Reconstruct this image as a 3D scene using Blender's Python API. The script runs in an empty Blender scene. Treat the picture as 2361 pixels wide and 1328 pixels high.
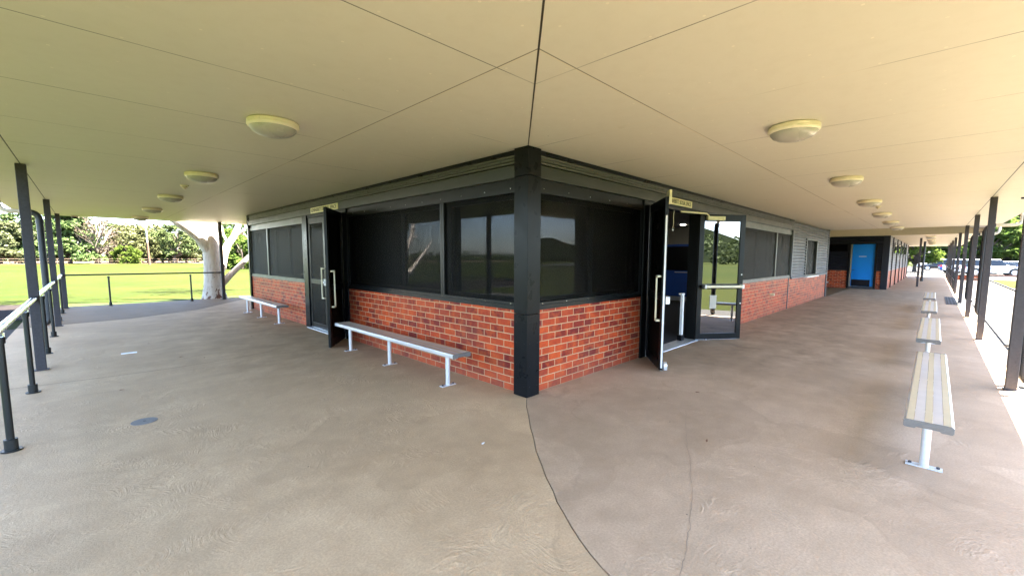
import bpy, bmesh, math, random
from mathutils import Vector, Matrix, noise as mnoise
R = math.radians
C = bpy.context.scene.collection
scn = bpy.context.scene
rnd = random.Random(7)

# ------------------------------------------------------------------ helpers
class MB:
    """collects faces with material slots, builds ONE mesh object"""
    def __init__(s): s.v = []; s.f = []; s.m = []; s.cur = 0
    def slot(s, i): s.cur = i; return s
    def face(s, pts):
        n = len(s.v); s.v += [tuple(p) for p in pts]; s.f.append(tuple(range(n, n+len(pts)))); s.m.append(s.cur)
    def box(s, x0, y0, z0, x1, y1, z1, T=None):
        x0, x1 = min(x0, x1), max(x0, x1); y0, y1 = min(y0, y1), max(y0, y1); z0, z1 = min(z0, z1), max(z0, z1)
        P = [(x0,y0,z0),(x1,y0,z0),(x1,y1,z0),(x0,y1,z0),(x0,y0,z1),(x1,y0,z1),(x1,y1,z1),(x0,y1,z1)]
        if T: P = [T(*p) for p in P]
        n = len(s.v); s.v += [tuple(p) for p in P]
        for q in ((0,3,2,1),(4,5,6,7),(0,1,5,4),(1,2,6,5),(2,3,7,6),(3,0,4,7)):
            s.f.append(tuple(n+i for i in q)); s.m.append(s.cur)
    def loft(s, rings, cap=True, close=True):
        n0 = len(s.v); k = len(rings[0])
        for r in rings: s.v += [tuple(p) for p in r]
        for i in range(len(rings)-1):
            for j in range(k if close else k-1):
                a = n0+i*k+j; b = n0+i*k+(j+1) % k
                s.f.append((a, b, b+k, a+k)); s.m.append(s.cur)
        if cap and close:
            s.f.append(tuple(n0+j for j in reversed(range(k)))); s.m.append(s.cur)
            e = n0+(len(rings)-1)*k
            s.f.append(tuple(e+j for j in range(k))); s.m.append(s.cur)
    def tube(s, pts, r, seg=12, cap=True, rough=0.0, seed=0):
        pts = [Vector(p) for p in pts]; rr = r if isinstance(r, (list, tuple)) else [r]*len(pts)
        rings = []; up = None
        for i, p in enumerate(pts):
            d = (pts[min(i+1, len(pts)-1)]-pts[max(i-1, 0)]).normalized()
            if up is None:
                up = Vector((0,0,1)) if abs(d.z) < .9 else Vector((1,0,0))
            a = d.cross(up).normalized(); b = a.cross(d).normalized(); up = b
            ring = []
            for j in range(seg):
                t = 2*math.pi*j/seg; k = rr[i]
                if rough: k *= 1+rough*mnoise.noise(Vector((math.cos(t)*1.3+seed, math.sin(t)*1.3, p.length*1.1)))
                ring.append(p+(a*math.cos(t)+b*math.sin(t))*k)
            rings.append(ring)
        s.loft(rings, cap)
    def cyl(s, x, y, z0, z1, r, seg=16, r2=None):
        s.tube([(x,y,z0),(x,y,z1)], [r, r if r2 is None else r2], seg)
    def lathe(s, prof, c=(0,0,0), seg=40):
        rings = [[(c[0]+r*math.cos(2*math.pi*j/seg), c[1]+r*math.sin(2*math.pi*j/seg), c[2]+z) for j in range(seg)] for r, z in prof]
        s.loft(rings)
    def prism(s, poly, z0, z1):
        n = len(s.v); k = len(poly)
        s.v += [(x,y,z0) for x, y in poly]+[(x,y,z1) for x, y in poly]
        s.f.append(tuple(n+i for i in reversed(range(k)))); s.m.append(s.cur)
        s.f.append(tuple(n+k+i for i in range(k))); s.m.append(s.cur)
        for i in range(k):
            j = (i+1) % k; s.f.append((n+i, n+j, n+k+j, n+k+i)); s.m.append(s.cur)
    def build(s, name, mats, parent=None, smooth=False, bevel=0, origin=None, fix=True):
        me = bpy.data.meshes.new(name)
        o0 = Vector(origin) if origin is not None else Vector((0,0,0))
        if parent is not None and origin is None:
            o0 = wloc(parent)
        me.from_pydata([tuple(Vector(p)-o0) for p in s.v], [], s.f)
        if not isinstance(mats, (list, tuple)): mats = [mats]
        for m in mats: me.materials.append(m)
        for p, i in zip(me.polygons, s.m): p.material_index = i
        if fix:
            bm = bmesh.new(); bm.from_mesh(me); bmesh.ops.recalc_face_normals(bm, faces=bm.faces); bm.to_mesh(me); bm.free()
        if smooth:
            for p in me.polygons: p.use_smooth = True
            try: me.set_sharp_from_angle(angle=R(40))
            except Exception: pass
        o = bpy.data.objects.new(name, me); C.objects.link(o)
        if parent is not None: o.parent = parent
        elif origin is not None: o.location = o0
        if bevel:
            b = o.modifiers.new('bevel', 'BEVEL'); b.width = bevel; b.segments = 2; b.limit_method = 'ANGLE'; b.angle_limit = R(40)
        return o
def wloc(o):
    v = Vector(o.location)
    while o.parent: o = o.parent; v = v+Vector(o.location)
    return v
def tag(o, label, cat, group=None):
    o['label'] = label; o['category'] = cat
    if group: o['group'] = group
    return o
def thing(name, label, cat, loc=(0,0,0), group=None):
    o = bpy.data.objects.new(name, None); C.objects.link(o); o.location = loc; o.empty_display_size = .2
    return tag(o, label, cat, group)
def struct(o, kind='structure'): o['kind'] = kind; return o
def dup(o, loc=None, rz=None, label=None, scale=None, parent=None):
    c = o.copy(); C.objects.link(c)
    if parent is not None: c.parent = parent
    if loc is not None: c.location = loc
    if rz is not None: c.rotation_euler = (0,0,rz)
    if scale is not None: c.scale = scale if isinstance(scale, tuple) else (scale,)*3
    if label: c['label'] = label
    for ch in list(o.children): dup(ch, parent=c)
    return c

# ------------------------------------------------------------------ materials
class NT:
    def __init__(s, name):
        s.mat = bpy.data.materials.new(name); s.mat.use_nodes = True; s.t = s.mat.node_tree; s.n = s.t.nodes; s.l = s.t.links
        s.out = s.n['Material Output']; s.b = s.n['Principled BSDF']
    def set(s, node, k, v):
        if v is None: return
        sock = node.inputs[k]
        if isinstance(v, bpy.types.NodeSocket): s.l.new(v, sock)
        elif isinstance(v, bpy.types.Node): s.l.new(v.outputs[0], sock)
        else:
            if hasattr(sock.default_value, '__len__') and len(sock.default_value) == 4 and len(v) == 3: v = (*v, 1)
            sock.default_value = v
    def node(s, typ, props=None, **ins):
        n = s.n.new('ShaderNode'+typ)
        for k, v in (props or {}).items(): setattr(n, k, v)
        for k, v in ins.items(): s.set(n, int(k[1:]) if k[0] == '_' and k[1:].isdigit() else k.replace('_', ' '), v)
        return n
    def math(s, op, a, b=None, c=None, clamp=False):
        n = s.n.new('ShaderNodeMath'); n.operation = op; n.use_clamp = clamp
        s.set(n, 0, a); s.set(n, 1, b); s.set(n, 2, c); return n.outputs[0]
    def mix(s, f, a, b, blend='MIX'):
        n = s.n.new('ShaderNodeMix'); n.data_type = 'RGBA'; n.blend_type = blend
        s.set(n, 0, f); s.set(n, 6, a); s.set(n, 7, b); return n.outputs[2]
    def noise(s, vec, scale, detail=4, rough=.5, dist=0):
        n = s.node('TexNoise', Vector=vec, Scale=scale, Detail=detail, Roughness=rough, Distortion=dist); return n.outputs[0]
    def ramp(s, f, a, b, ca=(0,0,0), cb=(1,1,1)):
        n = s.n.new('ShaderNodeValToRGB'); s.set(n, 0, f); e = n.color_ramp.elements
        e[0].position = a; e[1].position = b; e[0].color = (*ca, 1); e[1].color = (*cb, 1); return n.outputs[0]
    def obj(s): return s.node('TexCoord').outputs['Object']
    def pos(s): return s.node('NewGeometry').outputs['Position']
    def bump(s, h, strength=.3, dist=.01):
        n = s.node('Bump', Height=h, Strength=strength, Distance=dist); s.l.new(n.outputs[0], s.b.inputs['Normal']); return n
    def p(s, **k):
        for a, v in k.items(): s.set(s.b, a.replace('_', ' '), v)
        return s.mat
M = {}
def simple(name, col, rough=.5, metal=0, var=.12, scale=30, bump=0, spec=.5, bscale=None):
    t = NT(name); v = t.obj()
    nz = t.noise(v, scale, 5, .6)
    c = t.mix(nz, tuple(x*(1-var) for x in col), tuple(min(1, x*(1+var)) for x in col))
    r = t.math('ADD', t.math('MULTIPLY', t.noise(v, scale*.4, 3), .25), rough-.12)
    t.p(Base_Color=c, Roughness=r, Metallic=metal)
    t.set(t.b, 'Specular IOR Level', spec)
    if bump: t.bump(t.noise(v, bscale or scale*3, 4), bump, .004)
    M[name] = t.mat; return t.mat
simple('charcoal_trim', (.0065,.0075,.009), .30, 0, .18, 14, .05, .15)
simple('fascia_beam', (.030,.034,.030), .36, 0, .12, 9, 0, .5)
simple('window_grey', (.085,.090,.082), .36, .2, .1, 9)
simple('rib_trim', (.10,.10,.09), .36, .2, .1, 9)
simple('black_frame', (.0035,.004,.005), .34, 0, .2, 20, 0, .22)
simple('dark_frame', (.006,.0068,.0072), .34, 0, .2, 20, 0, .25)
simple('post_paint', (.046,.042,.046), .55, 0, .45, 45, .1, .3)
simple('pipe_paint', (.024,.026,.030), .45, 0, .25, 20)
simple('rail_black', (.006,.008,.0078), .42, 0, .25, 25)
simple('cladding', (.105,.11,.125), .42, .15, .12, 6)
simple('navy_cladding', (.0075,.010,.020), .42, .2, .12, 6)
simple('steel', (.72,.74,.76), .24, 1, .06, 12)
simple('aluminium', (.78,.80,.84), .36, .75, .06, 12)
simple('aluminium_top', (.62,.61,.62), .40, .55, .10, 9)
simple('champagne_strip', (.60,.52,.36), .42, .35, .08, 9)
simple('seat_end', (.16,.155,.15), .5, .2, .2, 40)
simple('leg_silver', (.66,.68,.70), .45, .45, .12, 30)
simple('cream_plastic', (.84,.76,.60), .42, 0, .16, 13)
simple('lens_plastic', (.42,.40,.36), .28, 0, .08, 14)
simple('cream_metal', (.72,.66,.48), .38, .2, .06, 20)
simple('cream_pipe', (.62,.54,.41), .45, 0, .08, 10)
simple('white_plastic', (.80,.80,.80), .4, 0, .04, 20)
simple('sign_cream', (.80,.74,.46), .45, 0, .05, 20)
simple('ink', (.03,.03,.02), .6)
simple('blue_paint', (.012,.30,.95), .38, 0, .06, 5)
simple('kick_plate', (.02,.022,.03), .35, .3)
simple('room_wall', (.30,.28,.23), .7, 0, .08, 6)
simple('room_ceiling', (.45,.42,.35), .8, 0, .05, 6)
simple('carpet', (.03,.032,.04), .95, 0, .4, 160)
simple('deep_blue', (.018,.085,.40), .4, 0, .08, 4)
simple('rubber', (.012,.012,.012), .7)
simple('car_white', (.78,.79,.80), .22, 0, .02, 3)
simple('car_silver', (.55,.58,.62), .22, .5, .02, 3)
simple('car_blue', (.02,.08,.36), .22, .3, .04, 3)
simple('car_black', (.012,.012,.014), .2, 0, .04, 3)
simple('car_red', (.25,.03,.03), .22, .2, .04, 3)
simple('car_glass', (.02,.025,.03), .08)
simple('lamp_red', (.4,.02,.02), .25)
simple('kerb_red', (.085,.03,.022), .85, 0, .3, 12, .3)
simple('pale_concrete', (.042,.040,.0365), .9, 0, .14, 5, .2, .1)
simple('asphalt', (.030,.029,.028), .9, 0, .2, 6, .3, .1)
simple('soil', (.013,.0105,.010), .95, 0, .5, 8, .5, .03)
simple('crack', (.29,.215,.15), .95, 0, .4, 30)
simple('hill_wood', (.0062,.0085,.0045), 1.0, 0, .8, .12, 0, 0)
simple('dry_ground', (.075,.046,.028), .95, 0, .4, .6, .4)
simple('wood_rail', (.13,.085,.055), .8, 0, .25, 5)
simple('pole_wood', (.075,.034,.018), .8, 0, .3, 4)
simple('pole_white', (.17,.17,.17), .5, .1, .1, 4)
simple('rust', (.15,.07,.035), .8, 0, .5, 30)
simple('cover_grey', (.15,.145,.145), .6, .1, .3, 60, .2)
simple('iron', (.06,.062,.07), .6, .5, .3, 60, .2)

def emis(name, col, st):
    t = NT(name); t.p(Base_Color=col, Emission_Color=col); t.set(t.b, 'Emission Strength', st); M[name] = t.mat
emis('downlight', (1,.96,.86), 3.0)

def mk_concrete(name, A, B, dark, seed):
    t = NT(name); v0 = t.obj()
    v = t.node('VectorMath', {'operation':'ADD'}, _0=v0, _1=(seed,seed*.7,0)).outputs[0]
    n1 = t.noise(v, .9, 6, .6, .6); n2 = t.noise(v, 4.5, 5, .6); n3 = t.noise(v, 70, 3, .6); n4 = t.noise(v, .32, 3, .5, 1.2)
    c = t.mix(t.ramp(n1, .32, .70), A, B)
    c = t.mix(t.math('MULTIPLY', t.ramp(n4, .40, .66), .55), c, dark)
    c = t.mix(t.math('MULTIPLY', t.ramp(n2, .38, .70), .34), c, tuple(x*1.25 for x in B))
    c = t.mix(t.math('MULTIPLY', t.ramp(n3, .36, .66), .38), c, tuple(x*.62 for x in A))
    # trowel swirls: arcs round the cells' centres
    vd = t.node('VectorMath', {'operation':'ADD'}, _0=v, _1=t.node('VectorMath', {'operation':'SCALE'}, _0=t.node('TexNoise', Vector=v, Scale=1.7, Detail=2).outputs[1], Scale=.35).outputs[0]).outputs[0]
    vo = t.node('TexVoronoi', {'feature':'F1'}, Vector=vd, Scale=1.5, Randomness=1.0)
    lc = t.node('VectorMath', {'operation':'SUBTRACT'}, _0=vd, _1=vo.outputs['Position']).outputs[0]
    ls = t.node('SeparateXYZ', Vector=lc)
    an = t.math('ARCTAN2', ls.outputs[1], ls.outputs[0])
    pv = t.node('CombineXYZ', X=t.math('MULTIPLY', vo.outputs[0], 44.0), Y=t.math('MULTIPLY', an, 2.6), Z=t.math('MULTIPLY', t.node('SeparateColor', Color=vo.outputs['Color']).outputs[0], 50.0)).outputs[0]
    arcs = t.ramp(t.node('TexNoise', Vector=pv, Scale=1.0, Detail=2, Roughness=.6).outputs[0], .40, .64)
    mask = t.ramp(t.noise(v, 1.5, 4, .65, 1.0), .48, .66)
    brk = t.ramp(t.noise(v, 18, 3, .6), .32, .60)
    sw = t.math('MULTIPLY', t.math('MULTIPLY', arcs, mask), brk)
    c = t.mix(t.math('MULTIPLY', sw, .17), c, tuple(x*1.5 for x in B))
    pv2 = t.node('VectorMath', {'operation':'ADD'}, _0=v, _1=t.node('VectorMath', {'operation':'SCALE'}, _0=t.node('TexNoise', Vector=v, Scale=.9, Detail=4).outputs[1], Scale=1.4).outputs[0]).outputs[0]
    v2 = t.node('TexVoronoi', {'feature':'F1'}, Vector=pv2, Scale=.75, Randomness=1.0)
    tone = t.node('SeparateColor', Color=v2.outputs['Color']).outputs[1]
    c = t.mix(t.math('MULTIPLY', t.math('GREATER_THAN', tone, .55), .20), c, dark)
    v3 = t.node('TexVoronoi', {'feature':'DISTANCE_TO_EDGE'}, Vector=pv2, Scale=.75, Randomness=1.0)
    c = t.mix(t.math('MULTIPLY', t.math('MULTIPLY', t.math('LESS_THAN', v3.outputs[0], .014), t.ramp(t.noise(v, 1.6, 3), .50, .62)), .14), c, tuple(x*.6 for x in dark))
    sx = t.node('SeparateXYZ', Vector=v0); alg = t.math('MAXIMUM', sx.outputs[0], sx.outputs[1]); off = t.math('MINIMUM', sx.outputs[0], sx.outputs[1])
    walk_shade = t.math('MULTIPLY', t.ramp(t.math('MULTIPLY', t.math('ADD', alg, t.math('MULTIPLY', n1, 3.0)), .1), .22, .60), t.ramp(t.math('MULTIPLY', t.math('ADD', t.math('MULTIPLY', off, -1.0), t.math('MULTIPLY', n4, 1.6)), .2), .46, .92, (1,1,1), (0,0,0)))  # verandah shade painted into the floor colour, along the walkway beside the walls
    c = t.mix(t.math('MULTIPLY', walk_shade, t.ramp(t.noise(v, 2.2, 5, .65), .36, .64, (.12,.12,.12), (.80,.80,.80))), c, tuple(x*.80 for x in dark))
    # dark specks and pale specks
    vs = t.node('TexVoronoi', {'feature':'F1'}, Vector=v, Scale=2.6, Randomness=1.0)
    sp = t.math('LESS_THAN', vs.outputs[0], .018)
    c = t.mix(t.math('MULTIPLY', sp, .7), c, (.03,.026,.022))
    vs2 = t.node('TexVoronoi', {'feature':'F1'}, Vector=t.node('VectorMath', {'operation':'ADD'}, _0=v, _1=(3.3,9.1,0)).outputs[0], Scale=2.1, Randomness=1.0)
    c = t.mix(t.math('MULTIPLY', t.math('LESS_THAN', vs2.outputs[0], .013), .8), c, (.6,.58,.54))
    h = t.math('ADD', t.math('MULTIPLY', sw, 1.0), t.math('ADD', t.math('MULTIPLY', n3, .5), t.math('MULTIPLY', n1, 1.6)))
    t.bump(h, .78, .006)
    t.p(Base_Color=c, Roughness=t.math('ADD', t.math('MULTIPLY', n2, .25), .58)); t.set(t.b, 'Specular IOR Level', .16)
    M[name] = t.mat
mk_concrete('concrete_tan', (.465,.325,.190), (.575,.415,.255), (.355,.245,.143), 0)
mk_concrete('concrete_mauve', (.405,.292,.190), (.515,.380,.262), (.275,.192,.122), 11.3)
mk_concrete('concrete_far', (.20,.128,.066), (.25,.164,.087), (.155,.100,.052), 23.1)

def mk_soffit():
    t = NT('soffit'); v = t.obj(); s = t.node('SeparateXYZ', Vector=v)
    x, y = s.outputs[0], s.outputs[1]
    al = t.math('MAXIMUM', x, y); of = t.math('MINIMUM', x, y)
    n = t.noise(v, .7, 4); n2 = t.noise(v, 9, 5, .65); n3 = t.noise(v, .9, 2)
    c = t.mix(n, (.635,.592,.502), (.69,.648,.555))
    c = t.mix(t.math('MULTIPLY', t.ramp(n2, .45, .8), .22), c, (.54,.49,.39))
    pk = t.math('PINGPONG', t.math('ADD', al, 1.14+12.7), .635)
    seam = t.math('MULTIPLY', t.math('LESS_THAN', pk, .0045), t.ramp(n3, .40, .56))
    lite = t.math('MULTIPLY', t.math('LESS_THAN', pk, .006), t.math('SUBTRACT', 1.0, t.ramp(n3, .38, .46)))
    s2 = t.math('MULTIPLY', t.math('COMPARE', of, -1.5, .0052), t.ramp(t.noise(v, .6, 2), .3, .5))
    s3 = t.math('COMPARE', of, -3.93, .006)
    mi = t.math('MULTIPLY', t.math('COMPARE', t.math('SUBTRACT', x, y), 0.0, .0085), t.math('LESS_THAN', of, .01))
    c = t.mix(t.math('MULTIPLY', lite, .5), c, (.72,.63,.50))
    c = t.mix(t.math('MULTIPLY', t.math('COMPARE', of, -1.492, .010), .5), c, (.72,.62,.46))
    dk = t.math('MAXIMUM', t.math('MULTIPLY', seam, .75), t.math('MAXIMUM', t.math('MULTIPLY', s2, .7), t.math('MAXIMUM', s3, mi)))
    # fixing heads
    a = t.math('PINGPONG', t.math('ADD', al, 1.18+12.7), .2117); b = t.math('PINGPONG', of, .145)
    d = t.math('SQRT', t.math('ADD', t.math('MULTIPLY', a, a), t.math('MULTIPLY', b, b)))
    dots = t.math('MULTIPLY', t.math('LESS_THAN', d, .0085), t.ramp(t.noise(v, 2.2, 3), .42, .52))
    c = t.mix(t.math('MULTIPLY', dots, .65), c, (.83,.77,.64))
    sc = t.node('TexVoronoi', {'feature':'F1'}, Vector=t.node('VectorMath', {'operation':'MULTIPLY'}, _0=v, _1=(1.0,1.35,1)).outputs[0], Scale=1.3, Randomness=1.0)
    c = t.mix(t.math('MULTIPLY', t.math('LESS_THAN', sc.outputs[0], .012), .6), c, (.18,.14,.08))
    stn = t.math('MULTIPLY', t.math('LESS_THAN', pk, .05), t.ramp(t.noise(v, 2.6, 5, .7), .60, .78))
    c = t.mix(t.math('MULTIPLY', stn, .30), c, (.36,.27,.15))
    c = t.mix(dk, c, (.035,.028,.018))
    h = t.math('SUBTRACT', t.math('MULTIPLY', t.noise(v, 1.1, 2), .6), dk)
    t.bump(h, .25, .006)
    t.p(Base_Color=c, Roughness=.52); t.set(t.b, 'Specular IOR Level', .4)
    M['soffit'] = t.mat
mk_soffit()

def mk_brick():
    t = NT('brick'); g = t.node('NewGeometry'); s = t.node('SeparateXYZ', Vector=g.outputs['Position']); n = t.node('SeparateXYZ', Vector=g.outputs['True Normal'])
    ax = t.math('ABSOLUTE', n.outputs[0]); ay = t.math('ABSOLUTE', n.outputs[1])
    u = t.math('ADD', t.math('MULTIPLY', s.outputs[0], ay), t.math('MULTIPLY', s.outputs[1], ax))
    wv = t.noise(g.outputs['Position'], 3, 2)
    vec = t.node('CombineXYZ', X=t.math('ADD', u, 40.0), Y=t.math('ADD', s.outputs[2], t.math('MULTIPLY', wv, .004)), Z=0.0).outputs[0]
    def br(c1, c2, m, bias):
        b = t.n.new('ShaderNodeTexBrick'); t.set(b, 'Vector', vec); b.offset = .5; b.squash = 1
        t.set(b, 'Color1', c1); t.set(b, 'Color2', c2); t.set(b, 'Mortar', m)
        for k, v in (('Scale', 1), ('Mortar Size', .0055), ('Mortar Smooth', .15), ('Bias', .12), ('Brick Width', .243), ('Row Height', .0862)): b.inputs[k].default_value = v
        return b
    b1 = br((.55,.076,.022), (.17,.022,.020), (.50,.33,.20), 0.0)
    P = g.outputs['Position']
    fl = t.ramp(t.noise(P, 7, 3, .6), .42, .66)
    c = t.mix(t.math('MULTIPLY', fl, .5), b1.outputs[0], (.70,.125,.026))
    c = t.mix(t.math('MULTIPLY', t.ramp(t.noise(P, 45, 4, .7), .45, .72), .35), c, (.17,.035,.025))
    c = t.mix(b1.outputs[1], c, t.mix(t.noise(P, 20, 3), (.42,.27,.155), (.62,.43,.26)))
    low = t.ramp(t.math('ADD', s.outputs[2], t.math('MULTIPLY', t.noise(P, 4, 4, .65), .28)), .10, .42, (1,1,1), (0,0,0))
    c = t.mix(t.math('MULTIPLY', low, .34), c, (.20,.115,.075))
    c = t.mix(t.math('MULTIPLY', t.ramp(t.noise(P, 1.3, 5, .65), .52, .75), .22), c, (.34,.15,.09))
    h = t.math('ADD', t.math('MULTIPLY', t.math('SUBTRACT', 1.0, b1.outputs[1]), 1.0), t.math('MULTIPLY', t.noise(P, 90, 4), .25))
    t.bump(h, .7, .006)
    t.p(Base_Color=c, Roughness=t.mix(b1.outputs[1], (.42,.42,.42), (.85,.85,.85))); t.set(t.b, 'Specular IOR Level', .10)
    M['brick'] = t.mat
mk_brick()

def mk_grass(name, A, B, Cc, sc):
    t = NT(name); v = t.pos()
    n1 = t.noise(v, sc, 5, .6); n2 = t.noise(v, sc*14, 4, .7); n3 = t.noise(v, .035, 3)
    c = t.mix(t.ramp(n1, .35, .65), A, B); c = t.mix(t.math('MULTIPLY', t.ramp(n2, .4, .75), .5), c, tuple(x*.55 for x in A))
    c = t.mix(t.math('MULTIPLY', t.ramp(n3, .4, .65), .5), c, Cc)
    n5 = t.noise(v, 40, 3, .7)
    c = t.mix(t.math('MULTIPLY', t.ramp(n5, .45, .7), .4), c, tuple(x*.6 for x in A))
    t.bump(t.math('ADD', n2, n5), .6, .03)
    t.p(Base_Color=c, Roughness=.9); t.set(t.b, 'Specular IOR Level', .03); M[name] = t.mat
mk_grass('turf', (.0120,.0192,.0030), (.0205,.0268,.0042), (.029,.0300,.0062), .35)
mk_grass('rough_grass', (.026,.042,.009), (.04,.055,.014), (.055,.052,.022), 1.1)

def mk_leaf(name, A, B, var=.5, thru=.18):
    t = NT(name); oi = t.node('ObjectInfo').outputs['Random']; v = t.pos()
    n = t.noise(v, .55, 4, .6); n2 = t.noise(v, 5, 3)
    c = t.mix(t.ramp(n, .33, .67), A, B)
    c = t.mix(t.math('MULTIPLY', oi, var), c, tuple(A[i]*.6+B[2-i]*.2 for i in range(3)))
    c = t.mix(t.math('MULTIPLY', t.ramp(n2, .4, .7), .4), c, tuple(x*.55 for x in A))
    t.p(Base_Color=c, Roughness=.75); t.set(t.b, 'Specular IOR Level', .06)
    tr = t.node('BsdfTranslucent', Color=c); mx = t.node('MixShader', Fac=thru)
    t.l.new(t.b.outputs[0], mx.inputs[1]); t.l.new(tr.outputs[0], mx.inputs[2]); t.l.new(mx.outputs[0], t.out.inputs[0])
    M[name] = t.mat
mk_leaf('leaf_gum', (0.0400,0.0551,0.0167), (0.0800,0.0940,0.0315))
mk_leaf('leaf_dark', (0.0269,0.0474,0.0146), (0.0632,0.0819,0.0252))
mk_leaf('leaf_bright', (0.0530,0.0810,0.0119), (0.0909,0.1215,0.0202), .5, .5)
mk_leaf('leaf_pine', (0.0473,0.0743,0.0206), (0.0909,0.1167,0.0315))
mk_leaf('leaf_grey', (0.0481,0.0368,0.0247), (0.0699,0.0566,0.0367), .2)
mk_leaf('leaf_olive', (0.0677,0.0751,0.0279), (0.1062,0.1076,0.0456))
simple('bark_dark', (.045,.034,.026), .9, 0, .4, 5, .6)
simple('bark_pale', (.10,.078,.062), .8, 0, .3, 4, .4)
def mk_gum():
    t = NT('gum_bark'); v = t.obj(); s = t.node('SeparateXYZ', Vector=v)
    vs = t.node('VectorMath', {'operation':'MULTIPLY'}, _0=v, _1=(5,5,.9)).outputs[0]
    c = t.mix(t.ramp(t.noise(vs, 1.2, 5, .6), .35, .68), (.50,.425,.355), (.64,.585,.525))
    c = t.mix(t.math('MULTIPLY', t.ramp(t.noise(vs, 3.5, 5, .7), .50, .64), .70), c, (.36,.27,.205))
    low = t.ramp(t.math('MULTIPLY', s.outputs[2], .7), .0, .75, (1,1,1), (0,0,0))
    spk = t.ramp(t.math('ADD', t.noise(t.node('VectorMath', {'operation':'MULTIPLY'}, _0=v, _1=(7,7,3.5)).outputs[0], 1.3, 4, .6), t.math('MULTIPLY', low, .24)), .70, .75)
    c = t.mix(spk, c, (.13,.055,.03))
    t.p(Base_Color=c, Roughness=.72); t.bump(t.noise(vs, 4, 4), .3, .02); M['gum_bark'] = t.mat
mk_gum()

def mk_glass():
    t = NT('window_glass')
    fr = t.node('Fresnel', IOR=2.0); g = t.node('BsdfGlossy', Color=(.92,.95,1,1), Roughness=.0); tr = t.node('BsdfTransparent', Color=(.32,.33,.32,1))
    mx = t.node('MixShader'); t.l.new(fr.outputs[0], mx.inputs[0]); t.l.new(tr.outputs[0], mx.inputs[1]); t.l.new(g.outputs[0], mx.inputs[2]); t.l.new(mx.outputs[0], t.out.inputs[0])
    M['glass'] = t.mat
    t = NT('tinted_glass')      # the heavily tinted, strongly reflecting pane of the open door
    fr = t.math('ADD', t.math('MULTIPLY', t.node('Fresnel', IOR=1.6).outputs[0], .9), .21, clamp=True)
    g = t.node('BsdfGlossy', Color=(.93,.95,1,1), Roughness=.0); tr = t.node('BsdfTransparent', Color=(.14,.14,.14,1))
    mx = t.node('MixShader'); t.l.new(fr, mx.inputs[0]); t.l.new(tr.outputs[0], mx.inputs[1]); t.l.new(g.outputs[0], mx.inputs[2]); t.l.new(mx.outputs[0], t.out.inputs[0])
    M['tinted'] = t.mat
    t = NT('security_mesh')     # woven dark mesh: the flatter you look along it the less you see through
    f = t.node('LayerWeight', Blend=.5).outputs[1]
    v = t.obj()
    op = t.math('ADD', .30, t.math('MULTIPLY', t.math('POWER', f, 1.8), .72), clamp=True)
    w = t.noise(v, 2.2, 2, .5, 1.5)
    op = t.math('ADD', op, t.math('MULTIPLY', t.math('SUBTRACT', w, .5), .12), clamp=True)
    sp = t.node('SeparateXYZ', Vector=v); uu = t.math('ADD', sp.outputs[0], sp.outputs[1])
    mo = t.math('SINE', t.math('ADD', t.math('ADD', t.math('MULTIPLY', sp.outputs[2], 70.0), t.math('MULTIPLY', uu, 95.0)), t.math('MULTIPLY', t.noise(v, 1.1, 1, .4), 60.0)))
    op = t.math('ADD', op, t.math('MULTIPLY', t.math('MULTIPLY', mo, t.ramp(t.noise(v, 1.6, 2), .42, .6)), .13), clamp=True)
    t.p(Base_Color=t.mix(t.noise(v, 1.4, 4), (.004,.0034,.0026), (.0062,.0055,.0043)), Roughness=.55); t.set(t.b, 'Specular IOR Level', .08)
    tr = t.node('BsdfTransparent', Color=(1,1,1,1)); mx = t.node('MixShader')
    t.l.new(op, mx.inputs[0]); t.l.new(tr.outputs[0], mx.inputs[1]); t.l.new(t.b.outputs[0], mx.inputs[2]); t.l.new(mx.outputs[0], t.out.inputs[0])
    M['mesh'] = t.mat
mk_glass()

# ------------------------------------------------------------------ camera, sun, sky
cd = bpy.data.cameras.new('camera'); cam = bpy.data.objects.new('camera', cd); C.objects.link(cam); scn.camera = cam
F, YAW, PIT, ROL, CX, CY = 976.753, -.01376, .09497, .00498, 1203.05, 685.756
th = R(45)+YAW
fw = Vector((math.cos(th)*math.cos(PIT), math.sin(th)*math.cos(PIT), -math.sin(PIT))); rt = Vector((math.sin(th), -math.cos(th), 0)); up = rt.cross(fw)
r2 = rt*math.cos(ROL)+up*math.sin(ROL); u2 = -rt*math.sin(ROL)+up*math.cos(ROL)
cam.matrix_world = Matrix(((r2.x,u2.x,-fw.x,-3.4106),(r2.y,u2.y,-fw.y,-3.2324),(r2.z,u2.z,-fw.z,1.6),(0,0,0,1)))
cd.sensor_width = 36; cd.lens = F/2361*36; cd.shift_x = -(CX-1180.5)/2361; cd.shift_y = (CY-664)/2361; cd.clip_start = .05; cd.clip_end = 3000

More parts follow.
